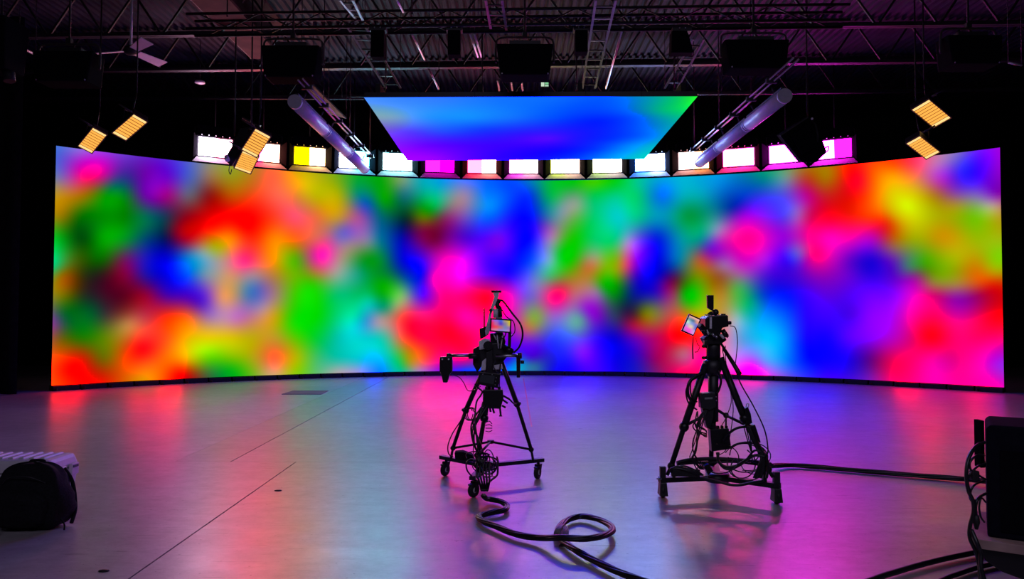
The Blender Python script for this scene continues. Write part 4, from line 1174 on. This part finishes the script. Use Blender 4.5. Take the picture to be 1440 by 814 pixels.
# tilted monitor on its arm
mc = [(969.3, 441), (986.5, 448.5), (975.5, 473), (958, 465.5)]
mon = slab('monitor', mc, 6.34, .03, PLASTIC, rig2, .003)
ctr = (972.3, 457)
inn = [P(ctr[0] + (x - ctr[0]) * .82, ctr[1] + (y - ctr[1]) * .86, 6.335) for x, y in mc]
mini_screen('screen', inn, [(235, 150, 140), (240, 180, 150), (230, 170, 190),
                            (120, 150, 160), (70, 110, 140), (230, 150, 120),
                            (180, 230, 200), (130, 150, 210), (110, 100, 200),
                            (170, 140, 220), (220, 200, 170), (90, 90, 190),
                            (230, 90, 210), (240, 90, 200), (180, 160, 220),
                            (150, 120, 180), (240, 60, 200), (220, 140, 220)], 3, 6, mon, 1.1)
MB().bar(P(984, 457, 6.36), P(994, 470, 6.4), .05, .035).build('monitor_arm', DSTEEL, rig2)
MB().ball(P(983, 457, 6.35), .02).build('arm_clamp', ALU, rig2)
MB().ball(P(990, 466, 6.36), .026).build('arm_joint', BLACK, rig2)
slab('side_bracket', [(991, 479), (995, 478), (995, 486), (990, 486)], 6.4, .06, BLACK, rig2)
# boxes on the column and legs
cb = slab('recorder_box', [(985, 553), (1006, 552), (1007, 572), (1000, 576), (986, 574)], 6.34, .09, mat('recorder_grey', (0.022, 0.024, 0.026), 0.4), rig2, .005)
slab('name_strip', [(991, 559), (1002, 558.5), (1002, 561), (991, 561.5)], 6.336, .004, mat('strip_grey', (0.28, 0.3, 0.3), 0.5), cb, 0)
for xx, yy in ((1007, 558), (1007.5, 563), (988, 553.5), (998, 552.5)):
    MB().ball(P(xx, yy, 6.335), .006, 6).build('button', CHROME, cb)
slab('lower_bracket', [(988, 575), (1004, 575), (1003, 588), (999, 602), (994, 602), (991, 588)], 6.37, .08, BLACK, rig2)
hb = slab('hanging_box', [(999, 604), (1025, 602.5), (1028.5, 631), (1001, 635)], 6.30, .09, PLASTIC, rig2, .004)
for xx in (1004, 1010, 1016, 1022):
    slab('connector', rect(xx - 1.5, 599, xx + 1.5, 604), 6.32, .03, DSTEEL, hb, 0)
tubepart('cable', [P(1016, 620, 6.29), P(1024, 610, 6.25), P(1036, 602, 6.2), P(1048, 600, 6.24)], .011, CABLE, rig2, 6, 6)
lb = slab('leg_box', [(1047, 575), (1052, 572), (1056, 582), (1058, 595), (1050, 598)], 6.28, .06, PLASTIC, rig2)
tubepart('hook', [P(1049, 573, 6.28), P(1050, 568, 6.28), P(1053, 568, 6.28), P(1052, 573, 6.28)], .004, ALU, rig2, 5, 4)
slab('leg_box', [(1055, 600), (1062, 597), (1067, 612), (1070, 622), (1062, 624)], 6.24, .06, PLASTIC, rig2)
slab('power_strip', [(946, 660), (985, 661), (984, 671), (945, 670)], 6.30, .05, RUBBER, rig2, .006)
slab('junction_box', [(990, 655), (997, 652), (1003, 662), (996, 668)], 6.34, .07, PLASTIC, rig2)
# cables of the right rig
c2 = lambda px, r, k=6: cable(px, r, rig2, k)
c2([(1026, 458, 6.42), (1034, 461, 6.4), (1037, 478, 6.38), (1036, 495, 6.36), (1034, 512, 6.34)], .004)
c2([(975, 473, 6.34), (974, 488, 6.33), (974.5, 505, 6.33)], .006)
c2([(978, 474, 6.34), (981, 484, 6.33), (984, 487, 6.33), (981, 494, 6.32), (977, 495, 6.32)], .004)
c2([(988, 524, 6.42), (976, 530, 6.4), (968, 540, 6.38), (968, 556, 6.38), (976, 568, 6.4)], .013)
c2([(986, 530, 6.42), (974, 534, 6.4), (965, 548, 6.38), (968, 566, 6.38), (980, 576, 6.4)], .007)
c2([(985, 528, 6.42), (972, 536, 6.4), (972, 556, 6.38), (980, 565, 6.4)], .007)
c2([(1010, 520, 6.42), (1014, 535, 6.4), (1011, 548, 6.4), (1008, 553, 6.4)], .010)
c2([(1016, 490, 6.4), (1034, 520, 6.3), (1042, 540, 6.25), (1058, 568, 6.2), (1072, 596, 6.15), (1078, 615, 6.14), (1080, 634, 6.14), (1078, 640, 6.14)], .006)
c2([(1020, 486, 6.4), (1021, 510, 6.38), (1030, 560, 6.36), (1030, 590, 6.35), (1022, 630, 6.34), (1010, 640, 6.34)], .004)
c2([(1016, 492, 6.4), (1028, 555, 6.36), (1024, 580, 6.36), (1014, 600, 6.34)], .004)
for i in range(6):
    cx = 985 + rnd.uniform(-8, 18)
    c2([(990 + rnd.uniform(0, 10), 575, 6.36), (984 + rnd.uniform(-3, 6), 590 + rnd.uniform(-4, 6), 6.34), (974 + rnd.uniform(-6, 6), 630 + rnd.uniform(-12, 6), 6.3),
        (973 + rnd.uniform(-3, 8), 645, 6.3), (982 + rnd.uniform(-4, 8), 660, 6.3)], rnd.uniform(.004, .008))
for i in range(5):
    c2([(984 + rnd.uniform(-4, 8), 578 + rnd.uniform(0, 8), 6.36), (978 + rnd.uniform(-5, 5), 592 + i * 2, 6.33), (986 + rnd.uniform(-3, 6), 600 + i * 3, 6.33), (994, 606 + i * 2, 6.35)], .006)
for i in range(7):
    a0 = rnd.uniform(0, 6.3); cx, cy = 1030 + rnd.uniform(-26, 34), 645 + rnd.uniform(-12, 14)
    rx, ry = rnd.uniform(16, 34), rnd.uniform(10, 22); dd = rnd.uniform(6.2, 6.32)
    c2([(cx + rx * math.cos(a0 + t), cy + ry * math.sin(a0 + t), dd + .04 * math.sin(t * 2)) for t in (0, .7, 1.4, 2.1, 2.8, 3.5, 4.2, 4.7)], rnd.uniform(.004, .006), 4)
c2([(1010, 636, 6.3), (1010, 648, 6.28), (1020, 656, 6.26), (1035, 655, 6.24), (1050, 646, 6.2), (1062, 640, 6.18), (1076, 642, 6.16)], .013)
c2([(1008, 636, 6.3), (1012, 652, 6.28), (1024, 660, 6.26), (1044, 652, 6.22), (1060, 634, 6.18), (1070, 636, 6.16)], .009)
c2([(952, 651, 6.4), (968, 647, 6.42), (1000, 645, 6.44), (1040, 647, 6.4), (1066, 650, 6.3), (1084, 653, 6.2)], .018)
c2([(952, 653, 6.4), (972, 651, 6.42), (1000, 650, 6.44), (1030, 649, 6.4), (1060, 652, 6.3), (1082, 656, 6.2)], .012)
c2([(985, 672, 6.38), (1004, 675, 6.34), (1024, 681, 6.3), (1040, 682, 6.27), (1056, 679, 6.25), (1074, 676, 6.2)], .012)
for i in range(8):
    s = rnd.uniform(-3, 3)
    c2([(1052 + s, 598, 6.24), (1058 + s, 612 + rnd.uniform(-3, 3), 6.22), (1066 + s * 1.4, 628, 6.2), (1074 + s * 1.6, 642, 6.17), (1074 + s * 3, 656, 6.16), (1070 + s * 4, 672, 6.17)], rnd.uniform(.006, .012), 4)
for i in range(6):
    s = rnd.uniform(-6, 6)
    c2([(948 + s, 668, 6.34), (944 + s, 660, 6.31), (952 + s * 2, 656 + rnd.uniform(-2, 3), 6.3), (970 + s * 2, 662, 6.29), (984 + s, 668, 6.3)], .008, 4)
for i in range(3):
    c2([(1046 + i * 3, 600, 6.24), (1052 + i * 2, 622, 6.22), (1058, 640 + i * 4, 6.2)], .005, 4)

# ================================================================== floor cables
def bundle(name, label, pts, r, strands, spread, parent=None):
    t = thing(name, label, 'cable', pts[len(pts) // 2])
    base = spline(pts, 7)
    n = len(base)
    for s in range(strands):
        out = []
        for i, p in enumerate(base):
            tg = (base[min(i + 1, n - 1)] - base[max(i - 1, 0)]).normalized()
            side = tg.cross(Vector((0, 0, 1)))
            side = side.normalized() if side.length > .01 else Vector((1, 0, 0))
            up = side.cross(tg)
            a = 2 * math.pi * s / strands + i * .13
            out.append(p + side * math.cos(a) * spread + Vector((0, 0, abs(up.z))) * math.sin(a) * spread * .8)
        MB().tube(out, r, 6).build('strand', CABLE, t)
    return t
zc = .036
pts = [F(680, 697, .09), F(684, 701, .05), F(690, 702, zc), F(704, 705, zc), F(713, 711, zc), F(709, 717, zc), F(694, 720, zc), F(678, 724, zc), F(673, 727, zc), F(680, 733, zc), F(700, 741, zc),
       F(726, 751, zc), F(757, 756, zc + .01), F(790, 756, .095), F(824, 757, .10), F(848, 753, .08), F(861, 746, .06), F(856, 737, .05), F(838, 729, .045), F(816, 726, zc), F(798, 731, zc), F(787, 741, zc), F(784, 752, zc),
       F(795, 763, zc), F(812, 775, zc), F(840, 790, zc), F(872, 805, zc), F(905, 817, zc), F(960, 835, zc), F(1080, 880, zc), F(1200, 960, zc)]
cb_ = bundle('cable_bundle', 'thick black cable bundle looping once on the floor before the left camera rig', pts, .0100, 6, .0155)
t5 = [F(784, 747, zc), F(782, 752, zc), F(783, 757, .05), F(788, 762, .05)]
for i in range(4):
    o = Vector((.012 * i, 0, .004 * i))
    MB().tube(spline([F(779 + i * 3, 757 + i, .008), F(781 + i * 2, 746, .075), F(788 + i * 2, 738, .085), F(793 + i * 2, 748, .065), F(787 + i * 2, 768, .008)], 5), .006, 5).build('cable_tie', mat('grey_wrap', (0.2, 0.19, 0.22), 0.4), cb_)
pts = [F(1084, 655, .05), F(1110, 654, .03), F(1150, 656.5, .026), F(1200, 661, .026), F(1260, 666, .026), F(1310, 670, .026), F(1350, 673, .03), F(1372, 675, .04), F(1400, 678, .04), F(1470, 684, .03), F(1700, 700, .03)]
bundle('cable_bundle', 'long straight black cable run from the right camera rig to the board', pts, .012, 4, .016)
pts = [F(980, 905, .025), F(1218, 818, .025), F(1260, 804, .025), F(1310, 790, .025), F(1360, 779, .025), F(1420, 768, .025), F(1560, 752, .025), F(1760, 740, .025)]
tag(MB().tube(spline(pts), .018, 8).build('floor_cable', CABLE), 'upper one of two thick cables crossing the lower right corner', 'cable')
pts = [F(1160, 900, .02), F(1316, 820, .02), F(1350, 806, .02), F(1378, 797, .02), F(1410, 790, .02), F(1450, 782, .02), F(1590, 765, .02), F(1760, 752, .02)]
tag(MB().tube(spline(pts), .015, 8).build('floor_cable', CABLE), 'lower one of two thick cables in the lower right corner', 'cable')

# ================================================================== black case on a board at right
dd = 4.0
bt = PZ(1366, 757, .36)                     # near left corner of the board top
t = thing('equipment_trolley', 'low trolley with plywood board and rounded black body in the lower right corner', 'trolley', (bt.x + .5, bt.y + .3, 0))
x0, y0 = bt.x, bt.y
yw = rad(-32)
Mt = Matrix.Translation((x0, y0, 0)) @ Matrix.Rotation(yw, 4, 'Z')
MB().box((.6, .34, .335), (1.2, .68, .05), Mt).build('board', WOOD, t, .004)
m = MB()
prof = [(.03, .309), (.06, .24), (.14, .19), (.24, .165), (1.15, .15), (1.18, .309)]
m.prism(prof, .6, Mt @ Matrix.Translation((0, .34, 0)))
m.build('body', PLASTIC, t, .01)
for q in ((.62, .1), (.62, .58), (1.1, .1), (1.1, .58)):
    c = Mt @ Vector((q[0], q[1], .05))
    fk = MB().box(c + Vector((0, 0, .07)), (.04, .06, .08)).build('caster', DSTEEL, t)
    R = Matrix.Rotation(math.pi / 2, 4, 'X'); R.translation = c
    MB().lathe([(.02, -.015), (.048, -.015), (.05, 0), (.048, .015), (.02, .015)], 16, R).build('tyre', RUBBER, fk)
t = thing('black_cabinet', 'tall black equipment cabinet standing on the board at the right edge', 'cabinet', Mt @ Vector((.4, .3, .36)))
z1 = .975
ob = MB()
w0 = .075
ob.prism([(w0, .361), (.9, .361), (.9, z1), (w0 + .02, z1), (w0, z1 - .02)], .44, Mt @ Matrix.Translation((0, .30, 0)))
ob.build('cabinet_body', mat('cabinet_black', (0.006, 0.006, 0.012), 0.9, 0, 0.05, 0.2, 20), t, .012)
MB().box((.5, .078, .62), (.72, .012, .44), Mt).build('front_panel', MATTE, t)
a = Mt @ Vector((.045, .28, .72)); 
ant = MB().box(a + Vector((0, 0, .12)), (.024, .06, .27)).build('antenna_plate', MATTE, t, .003)
ant['label'] = 'upright narrow black plate on the left side'
MB().box(a + Vector((.02, 0, .0)), (.05, .03, .03)).build('plate_bracket', BLACK, ant)
for i, (px, r) in enumerate((
        ([(1384, 622, 4.1), (1372, 628, 4.0), (1362, 645, 3.95), (1359, 668, 3.93), (1362, 690, 3.93), (1368, 704, 3.93), (1369, 720, 3.93), (1364, 740, 3.93), (1364, 757, 3.92), (1372, 775, 3.9), (1377, 795, 3.9), (1379, 828, 3.85)], .010),
        ([(1384, 640, 4.1), (1374, 640, 3.98), (1364, 650, 3.95), (1366, 662, 3.95), (1376, 668, 3.98), (1386, 674, 4.05)], .006),
        ([(1386, 652, 4.1), (1376, 655, 3.98), (1366, 664, 3.95), (1362, 672, 3.95)], .006),
        ([(1384, 676, 4.1), (1370, 682, 3.96), (1364, 694, 3.95), (1366, 704, 3.95), (1374, 702, 3.97), (1384, 694, 4.05)], .006),
        ([(1386, 694, 4.1), (1376, 700, 3.97), (1372, 712, 3.95), (1373, 730, 3.95)], .008),
        ([(1386, 706, 4.1), (1380, 700, 3.98), (1377, 712, 3.96), (1379, 726, 3.96), (1384, 734, 4.0)], .005),
        ([(1366, 745, 3.92), (1374, 764, 3.88), (1379, 778, 3.88), (1380, 800, 3.86), (1388, 826, 3.84)], .011),
        ([(1379, 776, 3.88), (1381, 800, 3.87), (1379, 828, 3.85)], .006))):
    tubepart('cable', [P(*q) for q in px], r, CABLE, t, 6, 6)
MB().box(P(1370, 668, 3.95), (.04, .035, .05)).build('power_plug', RUBBER, t, .008)
MB().tube([P(1372, 724, 3.95), P(1373, 734, 3.95), P(1373, 744, 3.95)], [.016, .018, .008], 8).build('power_plug', RUBBER, t)

# ================================================================== white case and backpack at left
cnr = F(71, 708)
h = .352
t = thing('hard_case', 'pale moulded hard case with ribbed lid at the left edge behind the backpack', 'case', (cnr.x - .45, cnr.y + .3, 0))
W_, D_ = .95, .40
cx_, cy_ = cnr.x - W_ / 2 + .0, cnr.y + D_ / 2
MB().frustum((cx_, cy_, .12), (W_ - .06, D_ - .04), (W_, D_), .236).build('case_base', WHITEP, t, .03)
MB().frustum((cx_ - .005, cy_, .296), (W_ + .015, D_ + .015), (W_ - .05, D_ - .03), .112).build('case_lid', WHITEP, t, .035)
for k in range(9):
    xx = cx_ + W_ / 2 - .12 - k * .088
    MB().frustum((xx, cy_, .358), (.05, D_ - .12), (.03, D_ - .15), .014).build('lid_rib', WHITEP, t, .004)
for k in range(2):
    yy = cy_ - .08 + k * .18
    lt = MB().box((cx_ + W_ / 2 + .012, yy, .225), (.03, .10, .10)).build('latch', WHITEP, t, .008)
    MB().box((cx_ + W_ / 2 + .026, yy, .25), (.012, .07, .02)).build('latch_slot', BLACK, lt)
MB().box((cx_ + W_ / 2 + .01, cy_ - D_ / 2 + .03, .22), (.03, .05, .05)).build('hinge', WHITEP, t, .006)
MB().box((cx_ + W_ / 2 - .005, cy_ - D_ / 2 + .05, .045), (.05, .06, .05)).build('corner_foot', WHITEP, t, .01)

b0 = F(26, 750)
bp = thing('backpack', 'black fabric backpack slumped upright on the floor before the hard case', 'bag', (b0.x, b0.y + .2, 0))
def lump(name, c, r, pw, m, parent, squash=None, seed=0, amp=.012):
    rn = random.Random(seed)
    N, Mm = 22, 34
    vs, fs = [], []
    ph = [rn.uniform(0, 6) for _ in range(6)]
    for i in range(N + 1):
        v = -math.pi / 2 + math.pi * i / N
        for j in range(Mm):
            u = 2 * math.pi * j / Mm
            f = lambda x, p: math.copysign(abs(x) ** p, x)
            x = f(math.cos(v), pw) * f(math.cos(u), pw); y = f(math.cos(v), pw) * f(math.sin(u), pw); z = f(math.sin(v), pw)
            k = 1.0
            if squash: k = squash(z)
            w = amp * (math.sin(5 * u + ph[0] + 3 * z) + math.sin(9 * u + ph[1] - 4 * z) * .6 + math.sin(7 * z + ph[2] + 2 * u))
            vs.append(Vector(c) + Vector((x * (r[0] * k + w), y * (r[1] * k + w), z * r[2] + (w * .5 if z > .2 else 0))))
    for i in range(N):
        for j in range(Mm):
            l = (j + 1) % Mm
            fs.append((i * Mm + j, i * Mm + l, (i + 1) * Mm + l, (i + 1) * Mm + j))
    return MB().add(vs, fs, True).build(name, m, parent)
bc = Vector((b0.x + .00, b0.y + .14, .235))
sq = lambda z: (1.0 - .30 * max(0, z + .3) ** 1.3 - .05 * max(0, -z))
body = lump('main_body', bc + Vector((0, .02, 0)), (.275, .15, .24), .48, FABRIC, bp, sq, 4, .008)
lump('front_pocket', bc + Vector((-.01, -.11, -.07)), (.2, .06, .13), .6, FABRIC, bp, None, 8, .006)
MB().tube(spline([bc + Vector((-.05, .06, .22)), bc + Vector((-.045, .06, .244)), bc + Vector((.045, .06, .244)), bc + Vector((.05, .06, .22))], 5), .010, 6).build('top_handle', FABRIC, bp)
for s in (-1, 1):
    MB().tube(spline([bc + Vector((s * .15, .14, .17)), bc + Vector((s * .2, .165, .06)), bc + Vector((s * .24, .14, -.12)), bc + Vector((s * .26, .06, -.215))], 6), .014, 6).build('shoulder_strap', FABRIC, bp)
MB().tube(spline([bc + Vector((-.16, -.09, .10)), bc + Vector((-.08, -.13, .16)), bc + Vector((.06, -.135, .165)), bc + Vector((.16, -.09, .11))], 6), .004, 5).build('zip', BLACK, bp)
MB().tube(spline([bc + Vector((.25, -.06, -.15)), bc + Vector((.285, -.07, -.19)), bc + Vector((.29, -.08, -.228))], 4), .006, 5).build('loose_strap', FABRIC, bp)
MB().tube(spline([bc + Vector((-.13, -.12, -.14)), bc + Vector((-.12, -.17, -.19)), bc + Vector((-.10, -.2, -.225))], 4), .006, 5).build('loose_strap', FABRIC, bp)

# ================================================================== things on the floor
q = [F(396, 554.5), F(452, 554.5), F(462, 549.5), F(412, 549.5)]
mb = MB().add([p + Vector((0, 0, .001)) for p in q] + [p + Vector((0, 0, .008)) for p in q], [(3, 2, 1, 0), (4, 5, 6, 7), (0, 1, 5, 4), (1, 2, 6, 5), (2, 3, 7, 6), (3, 0, 4, 7)])
tag(mb.build('floor_cover', mat('dull_cover_plate', (0.16, 0.155, 0.14), 0.6, 0, 0.4, 0.15, 4)), 'dark flat cover plate in the floor near the left part of the wall', 'plate')
a, b = F(735, 527), F(748, 600)
mb = MB().box(((a.x + b.x) / 2, (17.6 + b.y) / 2, .0012), (.022, 17.6 - b.y, .0014))
mb.box(((a.x + b.x) / 2 + .01, 13.6, .0014), (.28, .03, .0012))
tag(mb.build('floor_tape', mat('orange_red_tape', (0.75, 0.22, 0.17), 0.5)), 'thin orange red tape line running across the floor to the wall', 'tape')
for k, (px, py) in enumerate(((146, 803), (391, 690))):
    p = F(px, py)
    tag(MB().lathe([(.004, 0), (.030, .0005), (.026, .006), (.004, .009)], 9, Matrix.Translation(p + Vector((0, 0, .0003))) @ Matrix.Diagonal((1.2, .7, 1, 1))).build('debris_scrap', RUBBER),
        ('small dark scrap on the floor beyond the long joint', 'small dark scrap lying alone on the floor near the lower left')[1 - k], 'scrap')
